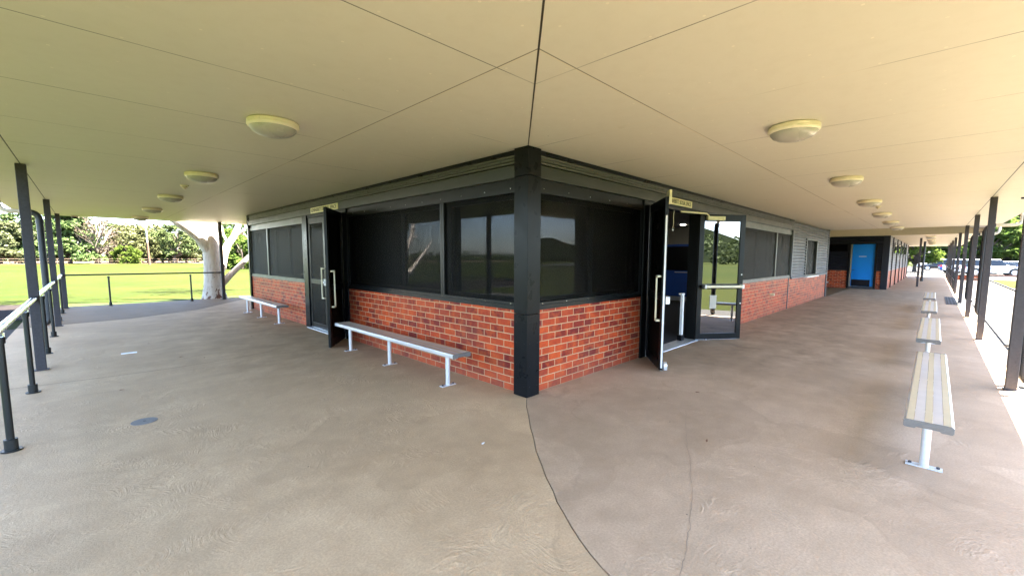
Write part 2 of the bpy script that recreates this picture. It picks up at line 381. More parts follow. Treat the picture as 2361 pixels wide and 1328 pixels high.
SUN = Vector((.66,-.75,0)).normalized()*math.cos(R(67.5)); SUN.z = math.sin(R(67.5))
sl = bpy.data.lights.new('sun', 'SUN'); sl.energy = 5.0; sl.angle = R(.5); sl.color = (1,.925,.81)
so = bpy.data.objects.new('sun', sl); C.objects.link(so); so.rotation_euler = SUN.to_track_quat('Z', 'Y').to_euler(); so.location = (20,-20,30)
W = bpy.data.worlds.new('World'); scn.world = W; W.use_nodes = True
sk = W.node_tree.nodes.new('ShaderNodeTexSky'); sk.sky_type = 'NISHITA'; sk.sun_disc = False
sk.sun_elevation = R(67.5); sk.sun_rotation = math.atan2(SUN.x, SUN.y); sk.air_density = .8; sk.dust_density = 1.0; sk.ozone_density = 1.0
bg = W.node_tree.nodes['Background']; W.node_tree.links.new(sk.outputs[0], bg.inputs[0]); bg.inputs[1].default_value = .052
scn.view_settings.view_transform = 'Standard'; scn.view_settings.look = 'None'; scn.view_settings.exposure = 5.02; scn.view_settings.gamma = 1
scn.render.engine = 'CYCLES'
scn.cycles.use_denoising = True; scn.cycles.max_bounces = 10; scn.cycles.diffuse_bounces = 6; scn.cycles.glossy_bounces = 5; scn.cycles.transparent_max_bounces = 24
scn.cycles.caustics_reflective = False; scn.cycles.caustics_refractive = False; scn.cycles.sample_clamp_indirect = 6

# ------------------------------------------------------------------ the setting
H = 2.8
GZ = -.12
b = MB(); b.face([(-700,-700,GZ),(700,-700,GZ),(700,900,GZ),(-700,900,GZ)]); struct(b.build('grass_field', M['turf']))
# verandah floor: two pours meeting in a curved joint that starts at the corner column
J = [(-.006,-.006),(-.20,-.19),(-.39,-.40),(-.57,-.59),(-.73,-.78),(-.90,-.965),(-1.04,-1.15),(-1.16,-1.30),(-1.26,-1.45),(-1.345,-1.555),(-1.42,-1.68),(-1.49,-1.79),(-1.55,-1.90),(-1.60,-2.0),(-1.64,-2.10),(-1.70,-2.30),(-1.78,-2.7),(-1.84,-3.3),(-1.87,-4.09)]
g = .0042
Lj = [(x-g, y) for x, y in J]; Rj = [(x+g, y) for x, y in J]
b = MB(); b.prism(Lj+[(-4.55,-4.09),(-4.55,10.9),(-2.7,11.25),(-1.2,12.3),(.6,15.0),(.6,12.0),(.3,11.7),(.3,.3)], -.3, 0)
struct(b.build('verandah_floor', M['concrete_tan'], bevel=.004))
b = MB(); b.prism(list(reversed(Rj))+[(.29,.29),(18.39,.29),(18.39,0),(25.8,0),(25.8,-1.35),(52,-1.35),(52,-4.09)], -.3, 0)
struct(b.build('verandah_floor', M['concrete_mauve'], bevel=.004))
b = MB(); b.prism([(-4.55,10.91),(-2.7,11.26),(-1.2,12.31),(.61,15.02),(.61,12.0),(1.2,11.6),(12,11.6),(12,15.95),(-4.55,15.95)], -.3, -.002)
struct(b.build('verandah_floor', M['concrete_far'], bevel=.004))
b = MB(); b.prism([(18.4,.012),(25.5,.012),(25.5,14),(18.4,14)], -.3, -.003); struct(b.build('breezeway_floor', M['concrete_far']))
b = MB(); b.prism([(-2.2,-4.6),(.3,-4.6),(.3,.2),(-2.2,.2)], -.29, -.025); struct(b.build('joint_filler', M['rubber']))
b = MB()
# saw cut on the left slab
pts = [(-4.4,4.60),(-3.94,4.56),(-3.34,4.49),(-2.63,4.45),(-1.9,4.53),(-1.3,4.68)]
for (x0,y0),(x1,y1) in zip(pts, pts[1:]): b.face([(x0,y0-.004,.002),(x1,y1-.004,.002),(x1,y1+.004,.002),(x0,y0+.004,.002)])
struct(b.build('slab_saw_cut', M['soil'], fix=False))
pts = []
for (x0,y0),(x1,y1) in zip(J2 := [(.9,-1.45),(.23,-1.75),(-.29,-2.0),(-.69,-2.18),(-.97,-2.28),(-1.21,-2.36),(-1.41,-2.42),(-1.75,-2.55)], J2[1:]):
    for q in range(6): pts.append((x0+(x1-x0)*q/6+rnd.uniform(-.006,.006), y0+(y1-y0)*q/6+rnd.uniform(-.008,.008)))
b = MB()
for (x0,y0),(x1,y1) in zip(pts, pts[1:]): w_ = rnd.uniform(.0012,.003); b.face([(x0,y0-w_,.002),(x1,y1-w_,.002),(x1,y1+w_,.002),(x0,y0+w_,.002)])
struct(b.build('slab_crack', M['crack'], fix=False))
# outside ground on the right: path, kerb, car park, grass island
b = MB(); b.prism([(-6,-4.095),(-6,-5.5),(6,-5.6),(10,-6.2),(14,-8.2),(33,-8.2),(33,-6.4),(46,-6.4),(46,-14),(56,-16),(56,6),(52.02,6),(52.02,-4.095)], GZ-.1, -.012)
struct(b.build('path', M['pale_concrete']))
b = MB(); b.prism([(56.01,-60),(130,-60),(130,14),(56.01,14)], GZ-.1, -.06); struct(b.build('car_park', M['asphalt']))
b = MB(); b.prism([(56.0,-60),(56.15,-60),(56.15,-4),(56.0,-4)], GZ-.05, .05); struct(b.build('kerb', M['pale_concrete']))
b = MB(); b.prism([(33.05,-8.3),(33.05,-14),(45.95,-14),(45.95,-6.45),(34,-6.45)], GZ-.1, -.03); struct(b.build('grass_verge', M['turf']))
b = MB(); b.prism([(60,-13.5),(60.25,-13.5),(60.25,-6),(60,-6)], GZ, .02); struct(b.build('kerb', M['kerb_red']))
b = MB(); b.prism([(16,-8.42),(32,-8.42),(32,-8.25),(16,-8.25)], GZ, .0); struct(b.build('kerb', M['kerb_red']))
b = MB(); b.prism([(63,1.5),(130,1.5),(130,60),(63,60)], -.09, -.04); struct(b.build('grass_verge', M['turf']))
# left: soil strip and a pale path slab beyond the rail, dry ground at the far edge of the oval
b = MB(); b.prism([(-4.6,14.2),(-4.6,18.9),(-8,20.5),(-18,21),(-18,15.0),(-6,14.6)], GZ-.05, GZ+.012); struct(b.build('soil_bed', M['soil']))
b = MB(); b.prism([(-4.6,13.85),(-18,14.6),(-18,14.75),(-4.6,14.0)], GZ-.05, GZ+.05); struct(b.build('kerb', M['pale_concrete']))
b = MB(); b.prism([(-4.56,9.0),(-9.5,9.0),(-9.5,11.6),(-4.56,11.4)], GZ-.05, -.06); struct(b.build('path', M['pale_concrete']))
b = MB(); b.prism([(-120,109),(-40,112),(0,113),(40,110),(130,98),(130,160),(-120,160)], GZ-.05, GZ+.02); struct(b.build('dry_ground', M['dry_ground']))
b = MB()
arc = [(-40,14),(-12,18.6),(-5.5,19.9),(-2.1,21.6),(0.2,21.7),(2.2,21.6),(8,20.6),(20,17)]
for (x0,y0),(x1,y1) in zip(arc, arc[1:]): b.face([(x0,y0-.05,GZ+.006),(x1,y1-.05,GZ+.006),(x1,y1+.05,GZ+.006),(x0,y0+.05,GZ+.006)])
struct(b.build('boundary_line', M['rough_grass'], fix=False))
b = MB(); b.prism([(-4.5,15.96),(30,15.96),(30,17.9),(3,18.1),(-4.0,18.3)], GZ-.05, GZ+.01); struct(b.build('grass_verge', M['rough_grass']))

# ------------------------------------------------------------------ pavilion
PAV = thing('pavilion', 'red brick sports pavilion with charcoal trim and mesh screened windows, under the wide verandah', 'building', (0,0,0))
TX = lambda a, d, z: (a, d, z)       # wall along X, facing -Y
TY = lambda a, d, z: (d, a, z)       # wall along Y, facing -X
def part(b, name, m, parent=PAV, **k): return b.build(name, m, parent, **k)
# corner column: upper, middle and lower casings with shadow lines
for z0, z1, p in ((0.0,.952,.0), (.957,2.488,-.001), (2.493,2.797,-.002)):
    b = MB(); b.prism([(p,p),(.212,p),(.212,.16),(.16,.16),(.16,.212),(p,.212)], z0, z1)
    b.slot(1)
    for z in (.12,.36,.62,.86):
        if z1 > 1: break
        for t_ in (TX, TY):
            for a_ in (.17,.045): b.tube([t_(a_,.004,z), t_(a_,-.001,z)], .0045, 8)
    part(b, 'corner_column', [M['charcoal_trim'], M['post_paint']], bevel=.003)

def brick(T, a0, a1, z1=.985, d0=.075, d1=.28):
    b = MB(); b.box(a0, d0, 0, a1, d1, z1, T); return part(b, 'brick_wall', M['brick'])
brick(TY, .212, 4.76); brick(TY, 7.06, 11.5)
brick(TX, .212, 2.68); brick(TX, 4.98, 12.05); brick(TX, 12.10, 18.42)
def beam(T, a0, a1):
    b = MB(); b.box(a0, .030, 2.488, a1, .20, 2.618, T); part(b, 'fascia_beam', M['fascia_beam'], bevel=.003)
    b = MB(); b.box(a0, .045, 2.755, a1, .2, 2.797, T); part(b, 'top_flashing', M['charcoal_trim'], bevel=.002)
def corrug(T, a0, a1, z0, z1, d, pitch=.100, amp=.020, m='cladding', name='corrugated_cladding', parent=PAV, screws=True):
    b = MB(); n = max(6, int(round((z1-z0)/pitch*8)))
    rows = []
    for i in range(n+1):
        z = z0+(z1-z0)*i/n; k = math.sin(2*math.pi*(z-z0)/pitch); k = math.copysign(abs(k)**.7, k)
        rows.append((d-amp*k, z))
    for (d0, q0), (d1, q1) in zip(rows, rows[1:]):
        b.face([T(a0,d0,q0), T(a1,d0,q0), T(a1,d1,q1), T(a0,d1,q1)])
    b.box(a0, d+.012, z0, a1, d+.05, z1, T)
    if screws:
        b.slot(1); a = a0+.3
        while a < a1-.05:
            zz = z0+pitch*.25+pitch*(2 if z1-z0 > .3 else 1)
            if zz < z1: b.tube([T(a, d-amp-.006, zz), T(a, d-amp+.004, zz)], .007, 6)
            a += .42
    return b.build(name, [M[m], M['black_frame']], parent, fix=True)
beam(TY, .214, 11.58); beam(TX, .214, 12.28)
for T, a1 in ((TY,11.58), (TX,12.28)):
    b = MB(); b.box(.214, .085, 2.6185, a1, .2, 2.7548, T); part(b, 'band_backing', M['charcoal_trim'])
    for z0, z1, d in ((2.722,2.746,.048), (2.690,2.7195,.062), (2.652,2.676,.048), (2.6195,2.640,.066)):
        b = MB(); b.box(.214, d, z0, a1, .0848, z1, T); b.slot(1); a = .5
        while a < a1 and z0 == 2.690: b.tube([T(a, d-.004, z0+.012), T(a, d+.003, z0+.012)], .008, 6); a += .42
        part(b, 'horizontal_rib', [M['rib_trim'], M['black_frame']], bevel=.003)
# end posts and jambs
for T, a0, a1, zt in ((TY,11.5,11.62,2.79), (TX,18.42,18.5,2.79), (TX,12.20,12.28,2.48), (TX,12.055,12.095,.98)):
    b = MB(); b.box(a0, .03 if zt > 1 else .055, 0 if zt != 2.48 else .985, a1, .22, zt, T); part(b, 'corner_trim', M['charcoal_trim' if T is TY else 'cladding'], bevel=.002)
for T, a0, a1 in ((TY,4.76,4.93), (TY,6.80,7.06), (TX,2.68,2.86), (TX,4.80,4.98)):
    b = MB(); b.box(a0, .05, 0, a1, .24, 2.488, T); part(b, 'door_jamb', M['dark_frame' if T is TX else 'charcoal_trim'], bevel=.003)

def window(T, a0, a1, screens, mullions, z0=.985, z1=2.488, sillm='dark_frame', headroom=.155):
    b = MB()
    zs, zh = z0+.085, z1-headroom
    b.box(a0, .055, z0, a1, .13, zs-.035, T); b.box(a0, .072, zs-.033, a1, .13, zs, T)           # sill in two steps
    b.box(a0, .085, zh+.075, a1, .14, z1, T); b.box(a0, .066, zh, a1, .13, zh+.073, T)           # head in two steps
    b.box(a0, .06, zs, a0+.045, .13, zh, T); b.box(a1-.045, .06, zs, a1, .13, zh, T)
    for (s0, s1), (q0, q1) in zip(screens, screens[1:]):
        b.box(s1, .064, zs, (s1+q0)/2-.004, .13, zh, T); b.box((s1+q0)/2+.004, .064, zs, q0, .13, zh, T); b.box((s1+q0)/2-.004, .085, zs, (s1+q0)/2+.004, .13, zh, T)
    b.slot(1); a = a0+.12
    while a < a1:
        for z, d in ((zs-.017,.066), (zh+.05,.06)):
            b.tube([T(a, d, z), T(a, d+.01, z)], .0065, 6)
        a += .46
    w = part(b, 'window', [M[sillm], M['steel']], bevel=0)
    for s0, s1 in screens:
        b = MB(); b.box(s0, .092, zs, s1, .0935, zh, T); b.build('mesh_screen', M['mesh'], w)
    # glazing behind the screens
    b = MB(); dg = .19
    b.box(a0, dg, z0, a1, dg+.06, z0+.13, T); b.box(a0, dg, zh-.05, a1, dg+.06, z1, T); b.box(a0, dg, z0+.13, a0+.09, dg+.06, zh-.05, T); b.box(a1-.09, dg, z0+.13, a1, dg+.06, zh-.05, T)
    ed = [a0+.09]
    for m in mullions: b.box(m-.05, dg, z0+.13, m+.05, dg+.06, zh-.05, T); ed += [m-.05, m+.05]
    ed.append(a1-.09); b.build('glazing_frame', M['black_frame'], w)
    for i in range(0, len(ed), 2):
        b = MB(); b.box(ed[i], dg+.025, z0+.13, ed[i+1], dg+.031, zh-.05, T); b.build('pane', M['glass'], w)
    return w
window(TY, .214, 4.76, [(.262,1.655),(1.745,4.71)], [1.70,2.95])
window(TY, 7.06, 11.5, [(7.11,9.74),(9.83,11.45)], [8.4,9.78], sillm='window_grey')
window(TX, .214, 2.68, [(.262,2.63)], [1.47])
window(TX, 4.98, 12.20, [(5.03,7.42),(7.50,10.42),(10.50,12.15)], [6.2,7.46,9.0,10.46], sillm='window_grey')
# cladded bay with a small window
corrug(TX, 12.28, 14.22, .985, 2.755, .055); corrug(TX, 16.12, 18.42, .985, 2.755, .055)
corrug(TX, 14.22, 16.12, 2.30, 2.755, .055)
b = MB()
b.box(14.22,.03,.965,16.12,.2,1.01,TX); b.box(14.22,.03,2.25,16.12,.2,2.30,TX); b.box(14.22,.03,1.01,14.30,.2,2.25,TX); b.box(16.04,.03,1.01,16.12,.2,2.25,TX)
w = part(b, 'window', M['fascia_beam'])
b = MB(); b.box(14.30,.11,1.01,16.04,.113,2.25,TX); b.build('mesh_screen', M['mesh'], w)
b = MB(); b.box(14.30,.15,1.01,16.04,.156,2.25,TX); b.build('pane', M['glass'], w)
b = MB(); b.box(14.15,-.06,.93,16.2,.06,.962,TX); b.build('sill', M['aluminium'], w)
for a0, a1 in ((12.28,14.14),(16.21,18.42)): b = MB(); b.box(a0,.02,.945,a1,.07,.984,TX); part(b, 'sill_flashing', M['cladding'])
# door heads
for T, a0, a1 in ((TY,4.93,6.80), (TX,2.86,4.80)):
    b = MB(); b.box(a0, .07, 2.432, a1, .24, 2.488, T); part(b, 'door_head', M['dark_frame'], bevel=.002)
    b = MB(); b.box(a0, -.03, 0.0, a1, .26, .014, T); part(b, 'door_threshold', M['aluminium'], bevel=.004)

def leaf(hinge, ang, width, outside_left, z1=2.425, kind='mesh'):
    """door leaf turned about its hinge; local a runs from the hinge, +n is the leaf's left side"""
    hx, hy = hinge; ca, sa = math.cos(ang), math.sin(ang)
    T = lambda a, d, z: (hx+a*ca-d*sa, hy+a*sa+d*ca, z)
    z0 = .02; t_ = .045
    b = MB(); st = .095
    b.box(0,-t_/2,z0,st,t_/2,z1,T); b.box(width-st,-t_/2,z0,width,t_/2,z1,T)
    b.box(st,-t_/2,z0,width-st,t_/2,z0+.115,T); b.box(st,-t_/2,z1-.13,width-st,t_/2,z1,T); b.box(st,-t_/2,1.00,width-st,t_/2,1.10,T)
    b.slot(1); b.box(.01,-t_/2+.006,z0-.015,width-.01,t_/2-.006,z0,T)
    d = part(b, 'door', [M['black_frame' if kind == 'mesh' else 'dark_frame'], M['steel']], bevel=.0025)
    return d, T, st, z0, z1
def pane(d, T, a0, a1, z0, z1, m='tinted', off=0.0, name='pane'):
    b = MB(); b.box(a0, off-.003, z0, a1, off+.003, z1, T); return b.build(name, M[m], d)
def pull(d, T, a, side, z0, z1):
    b = MB(); s = side
    for z in (z0, z1): b.box(a-.07, s*.03, z-.014, a+.012, s*.085, z+.014, T)
    b.box(a-.082, s*.062, z0-.014, a-.058, s*.086, z1+.014, T); b.build('pull_handle', M['cream_metal'], d, bevel=.004)
# right-hand doorway: left leaf swung out towards the window, right leaf swung out towards the corridor
d, T, st, z0, z1 = leaf((2.87,.03), math.atan2(-.56,-.67), .92, True)
for a, bz in ((1.10, z1-.13), (z0+.115, 1.0)): pane(d, T, st, .92-st, a, bz, 'mesh', -.012, 'mesh_screen'); pane(d, T, st, .92-st, a, bz, 'tinted', .004)
pull(d, T, .86, -1, .72, 1.34)
b = MB(); b.box(.919,-.012,z0+.03,.926,.012,z1-.25,T); b.build('edge_strip', M['white_plastic'], d)
b = MB(); b.box(.80,.024,2.33,.93,.06,2.52,T); b.build('top_latch', M['sign_cream'], d, bevel=.006)
b = MB(); b.box(.85,.024,.955,.935,.085,1.06,T); b.build('bar_end', M['white_plastic'], d, bevel=.012)
b = MB(); b.tube([T(.895,.03,.085), T(.895,.075,.085)], .055, 16); b.box(.84,.03,.03,.95,.075,.085,T); b.build('door_stop', M['aluminium'], d)
d, T, st, z0, z1 = leaf((4.79,.035), math.atan2(-.565,.745), .95, True, kind='glass')
pane(d, T, st, .95-st, 1.10, z1-.13); pane(d, T, st, .95-st, z0+.115, 1.0)
b = MB(); b.tube([T(.10,-.085,1.05), T(.90,-.085,1.05)], .028, 16)
b.slot(1); b.box(.045,-.11,1.02,.11,-.024,1.085,T); b.slot(2); b.box(.105,-.115,1.015,.135,-.05,1.09,T); b.box(.885,-.115,1.012,.925,-.024,1.092,T)
b.build('push_bar', [M['cream_metal'], M['black_frame'], M['white_plastic']], d, smooth=True)
b = MB(); b.box(.12,-.08,2.31,.48,-.024,2.385,T); b.build('door_closer', M['sign_cream'], d, bevel=.004)
b = MB(); q = Vector(T(.16,-.05,2.395)); b.tube([q, (4.55,-.18,2.40)], .010, 8); b.tube([(4.56,-.18,2.405), (4.0,.06,2.415)], .016, 8); b.build('closer_arm', M['sign_cream'], d)
for z in (1.28,.72): b = MB(); b.tube([T(.915,-.024,z), T(.915,-.03,z)], .014, 10); b.build('lock_cap', M['white_plastic'], d)
b = MB(); b.box(.28,-.008,.62,.42,-.004,.88,T); b.build('door_sticker', M['lens_plastic'], d)
# left-hand doorway: near leaf swung out, far leaf shut
d, T, st, z0, z1 = leaf((.03,4.95), math.atan2(-.76,-.58), .94, True)
for a, bz in ((1.10, z1-.13), (z0+.115, 1.0)): pane(d, T, st, .94-st, a, bz, 'mesh', .012, 'mesh_screen'); pane(d, T, st, .94-st, a, bz, 'tinted', -.004)
pull(d, T, .86, 1, .72, 1.34)
d, T, st, z0, z1 = leaf((.10,6.79), -math.pi/2, .93, True, kind='glass')
for a, bz in ((1.10, z1-.13), (z0+.115, 1.0)): pane(d, T, st, .93-st, a, bz, 'mesh', -.014, 'mesh_screen'); pane(d, T, st, .93-st, a, bz, 'glass', .006)
pull(d, T, .90, -1, .72, 1.34)
b = MB(); b.box(.845,-.045,.98,.925,-.024,1.12,T); b.tube([T(.885,-.045,1.05), T(.885,-.07,1.05)], .022, 14); b.build('lock', M['aluminium'], d, bevel=.003)
# interior
b = MB(); b.box(.29,.29,-.1,12.0,10.0,.006); part(b, 'interior_floor', M['carpet'])
b = MB(); b.box(.25,.25,2.66,12.2,10.2,2.72); part(b, 'interior_ceiling', M['room_ceiling'])
b = MB(); b.box(11.5,.29,0.01,11.7,10,2.66); b.box(.29,10.0,0.01,11.7,10.15,2.66); part(b, 'interior_wall', M['room_wall'])
b = MB(); b.box(11.45,2.0,.06,11.495,4.9,2.08); part(b, 'interior_door', M['deep_blue'])
b = MB(); b.box(11.43,3.0,1.15,11.449,4.55,2.0); part(b, 'door_vision_panel', M['black_frame'])
b = MB(); b.box(11.43,2.0,.06,11.449,4.9,.22); part(b, 'interior_kick_plate', M['aluminium'])
b = MB(); b.box(11.42,2.9,1.075,11.449,3.5,1.10); part(b, 'interior_door_sign', M['white_plastic'])
b = MB(); b.box(2.4,4.2,.01,9.0,4.4,2.0); b.box(6.5,6.0,.01,8.0,6.6,1.8)
part(b, 'interior_partition', M['room_wall'])
for x, y in ((1.44,3.28), (7.35,4.03), (8.38,3.79), (10.03,2.65)):
    b = MB(); b.cyl(x, y, 2.648, 2.659, .075, 20); part(b, 'downlight', M['downlight'])
b = MB(); b.box(4.47,.16,.13,4.53,.21,.90); b.slot(1); b.box(4.41,.15,.905,4.53,.22,.93); b.slot(2); b.box(4.45,.15,.016,4.58,.24,.125)
st_ = thing('white_stand', 'slim white upright stand with a black foot just inside the open doorway', 'stand', (4.5,.19,.014))
b.build('upright', [M['white_plastic'], M['white_plastic'], M['black_frame']], st_, bevel=.003)
# shell behind: solid masses so the building reads from other sides
b = MB(); b.box(12.05,.29,0,18.42,10.1,2.79); b.box(.3,10.2,0,12.04,11.5,2.79); part(b, 'rear_wall', M['brick'])
# tap outlet and small fittings on the walls
b = MB(); b.tube([(10.07,.075,.58),(10.07,-.03,.58)], .03, 14); b.tube([(10.07,-.03,.58),(10.07,-.04,.58)], .038, 14); part(b, 'wall_outlet', M['cream_metal'])

# ------------------------------------------------------------------ change-room block with the blue door
BLK = thing('changeroom_block', 'low brick and corrugated block with a bright blue door beyond the pavilion', 'building', (25.5,-1.5,0))
def bp(b, n, m, **k): return b.build(n, m, BLK, **k)
X2, Y2 = 25.5, -1.5
T5 = lambda a, d, z: (X2+d, a, z)     # facing -X
T6 = lambda a, d, z: (a, Y2+d, z)     # facing -Y
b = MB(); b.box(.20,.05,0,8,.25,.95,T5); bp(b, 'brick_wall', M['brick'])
b = MB(); b.box(-1.22,.05,0,-1.03,.25,.95,T5); bp(b, 'brick_wall', M['brick'])
for a0, a1 in ((.20,8.0), (-1.22,-1.03)): corrug(T5, a0, a1, .95, 2.44, .05, m='navy_cladding', parent=BLK, screws=False)
corrug(T5, -1.22, 8.0, 2.50, 2.79, .05, m='navy_cladding', parent=BLK, screws=False)
b = MB(); b.box(-1.22,.02,2.44,8,.12,2.50,T5); bp(b, 'head_trim', M['navy_cladding'])
b = MB(); b.box(-1.5,-.0,0,-1.22,.25,2.79,T5); bp(b, 'corner_column', M['navy_cladding'], bevel=.004)
b = MB(); b.box(.20,.0,1.98,1.15,.048,2.40,T5)
w = bp(b, 'window', M['black_frame']); b = MB(); b.box(.25,-.004,2.02,1.10,-.001,2.36,T5); b.build('mesh_screen', M['mesh'], w)
b = MB(); b.box(.10,.0,0,.20,.2,2.44,T5); b.box(-1.03,.0,0,-.93,.2,2.44,T5); b.box(-.93,.0,2.38,.10,.2,2.44,T5); bp(b, 'door_frame', M['black_frame'], bevel=.003)
b = MB(); b.box(-.93,-.05,0,.10,.3,.10,T5); bp(b, 'door_step', M['iron'])
ang = R(90+11)
TD = lambda a, d, z: (X2+.11-a*math.cos(ang)*-1*-1 if False else X2+.11+a*math.sin(R(11))+d*math.cos(R(11)), -.92+a*math.cos(R(11))-d*math.sin(R(11)), z)
b = MB(); b.box(0,-.02,.12,.98,.02,2.375,TD); dr = bp(b, 'door', M['blue_paint'], bevel=.003)
b = MB(); b.box(.13,-.024,.13,.95,-.0205,.48,TD); b.build('kick_plate', M['kick_plate'], dr)
b = MB(); b.box(.35,-.024,1.70,.68,-.0205,1.735,TD); b.build('door_sign', M['white_plastic'], dr)
b = MB(); b.tube([TD(.93,-.02,1.0), TD(.93,-.06,1.0), TD(.83,-.065,1.0)], .012, 8); b.build('lever_handle', M['iron'], dr)
b = MB(); b.box(X2+.32,-1.3,0,X2+.45,2.6,2.78); bp(b, 'lobby_wall', M['cream_pipe'])
b = MB(); b.box(X2+.2,Y2+.12,0,46,9,2.78)
bm_ = b
b = MB(); b.box(X2+.26,.05,0,46,.25,.95,T6); bp(b, 'brick_wall', M['brick'])
pil = [28.2, 31.8, 35.4, 39.0, 42.6]
ed = [X2+.28]+pil+[46]
for a0, a1 in zip(ed, ed[1:]): corrug(T6, a0+.06, a1-.06, .95, 2.79, .05, m='cladding', parent=BLK, screws=False)
for a in pil: b = MB(); b.box(a-.06,.0,0,a+.06,.2,2.79,T6); bp(b, 'pilaster', M['black_frame'])
for a in (29.3,32.9,36.5,40.1):
    b = MB(); b.box(a,.0,1.9,a+1.2,.03,2.52,T6); w = bp(b, 'window', M['black_frame']); b = MB(); b.box(a+.05,-.004,1.95,a+1.15,-.001,2.47,T6); b.build('pane', M['glass'], w)
b = MB(); b.box(X2+.5,Y2+.3,0,46,9,2.78); b.box(X2+.3,2.6,0,X2+.5,9,2.78); bp(b, 'rear_wall', M['brick'])
b = MB(); b.box(46.0,-1.5,0,46.15,9,2.78); bp(b, 'end_wall', M['cladding'])

# ------------------------------------------------------------------ verandah roof
VR = thing('verandah_roof', 'wide flat cream soffit with dark panel seams running round the building', 'roof', (0,0,H))
ex, ey = -4.68, -4.75
def soffit(poly, z):
    b = MB(); b.prism(poly, z, z+.03); o = b.build('soffit', M['soffit'], VR, origin=(0,0,0)); o.location = (0,0,-H)
XA, XB, HL = 18.9, 25.38, 3.45
soffit([(ex,ey),(XA,ey),(XA,16.25),(ex,16.25)], H); soffit([(XA+.05,ey),(XB-.05,ey),(XB-.05,16.25),(XA+.05,16.25)], HL); soffit([(XB,ey),(52,ey),(52,16.25),(XB,16.25)], H)
def fas(*q): b = MB(); b.box(*q); b.build('fascia', M['cream_pipe'], VR)
fas(ex-.03,ey-.03,H+.02,52.03,ey-.002,H+.20); fas(ex-.03,ey-.002,H+.02,ex-.002,16.252,H+.20); fas(ex-.03,16.252,H+.02,52.03,16.28,H+.20); fas(52.002,ey-.002,H+.02,52.03,16.252,H+.20)
def bulk(*q): b = MB(); b.box(*q); b.build('bulkhead', M['cream_pipe'], VR)
bulk(XA+.002,ey,H-.001,XA+.05,16.25,HL+.1); bulk(XB-.05,ey,H-.012,XB-.002,16.25,HL+.1); bulk(XA+.05,ey-.03,H+.2,XB-.05,ey-.002,HL+.1)
b = MB(); n = [(ex,ey,H+.21),(52,ey,H+.21),(52,16.25,H+.21),(ex,16.25,H+.21)]; rp = [(3,6,H+1.6),(46,6,H+1.6)]
b.face([n[0],n[1],rp[1],rp[0]]); b.face([n[1],n[2],rp[1]]); b.face([n[2],n[3],rp[0],rp[1]]); b.face([n[3],n[0],rp[0]])
b.box(XA,ey-.03,HL+.1,XB,16.28,HL+.16)
b.build('roof_sheeting', M['cladding'], VR)

# ------------------------------------------------------------------ posts
def post(x, y, label, z1=H):
    t = thing('verandah_post', label, 'post', (x,y,0), 'posts along the verandah edge')
    b = MB(); b.box(x-.05,y-.05,.004,x+.05,y+.05,z1); b.build('shaft', M['post_paint'], t, bevel=.006)
    b = MB(); b.box(x-.075,y-.065,0,x+.075,y+.065,.012); b.build('base_plate', M['post_paint'], t, bevel=.002)
    return t
ordn = ['first','second','third','fourth','fifth','sixth','seventh','eighth','ninth','tenth']
rx = [4.44,8.95,13.55,18.7,24.6,30.6,36.2,41.5,48.2]
rl = ['grey square post at the right edge of the picture, nearest of the right-hand row',
 'grey square post, second nearest of the right-hand row, standing in the sunlit strip',
 'grey square post, third of the right-hand row, with a hooked downpipe just behind',
 'grey square post, fourth of the right-hand row, beside the floor grate',
 'grey square post, fifth of the right-hand row, where the black handrail begins',
 'grey square post, sixth of the right-hand row, rising from the handrail',
 'grey square post, seventh of the right-hand row, rising from the handrail',
 'grey square post, eighth and second-last of the right-hand row',
 'grey square post at the far end of the right-hand row, by the car park']
for x, l in zip(rx, rl): post(x, -4.0 if x < 5 else -3.96, l)
for (x, y), l in zip([(-3.93,5.6),(-3.92,10.81),(-3.9,15.38),(.07,15.44)],
 ['grey square post nearest the camera on the left, the steel handrail meeting it',
  'grey square post, second on the left, with the downpipe beside it',
  'grey square post, third on the left, where the two handrails meet',
  'thin dark post in front of the white gum trunk, ending the far handrail']): post(x, y, l, H if y < 15.4 else H-.001)
post(30.2, -2.55, 'lone dark post standing inside the right-hand walkway beyond the benches')

# downpipes: vertical pipe, elbow and cream pipe running out to the eave
def bend(p0, c, p1, n=7):
    p0, c, p1 = Vector(p0), Vector(c), Vector(p1)
    return [(p0*(1-t)**2+c*2*t*(1-t)+p1*t*t) for t in [i/n for i in range(n+1)]]
def downpipe(x, y, out, label, eave, foot=True):
    t = thing('downpipe', label, 'pipe', (x,y,0), 'downpipes beside the posts')
    o = Vector((out[0], out[1], 0)); p = Vector((x,y,0)); zt = 2.52; r = .058
    pts = []
    if foot: pts += bend(p+o*.16+Vector((0,0,.055)), p+Vector((0,0,.055)), p+Vector((0,0,.22)), 6)
    else: pts += [p+Vector((0,0,.0))]
    pts += [p+Vector((0,0,zt-.22))]+bend(p+Vector((0,0,zt-.18)), p+Vector((0,0,zt)), p+o*.18+Vector((0,0,zt)), 7)
    b = MB(); b.tube(pts, r, 16)
    for z in (.26, zt-.25): b.tube([p+Vector((0,0,z)), p+Vector((0,0,z+.08))], r+.006, 16)
    b.build('pipe', M['pipe_paint'], t, smooth=True)
    b = MB(); L = eave
    b.tube([p+o*.17+Vector((0,0,zt))]+bend(p+o*(L-.14)+Vector((0,0,zt)), p+o*L+Vector((0,0,zt)), p+o*L+Vector((0,0,zt+.16)), 6)+[p+o*L+Vector((0,0,H+.1))], .045, 14)
    b.build('outlet_pipe', M['cream_pipe'], t, smooth=True)
    b = MB(); b.tube([p-o*.18+Vector((0,0,2.36)), p+Vector((0,0,2.36))], .012, 8); b.tube([p-o*.18+Vector((0,0,.5)), p+Vector((0,0,.5))], .012, 8); b.build('bracket', M['pipe_paint'], t)
    return t
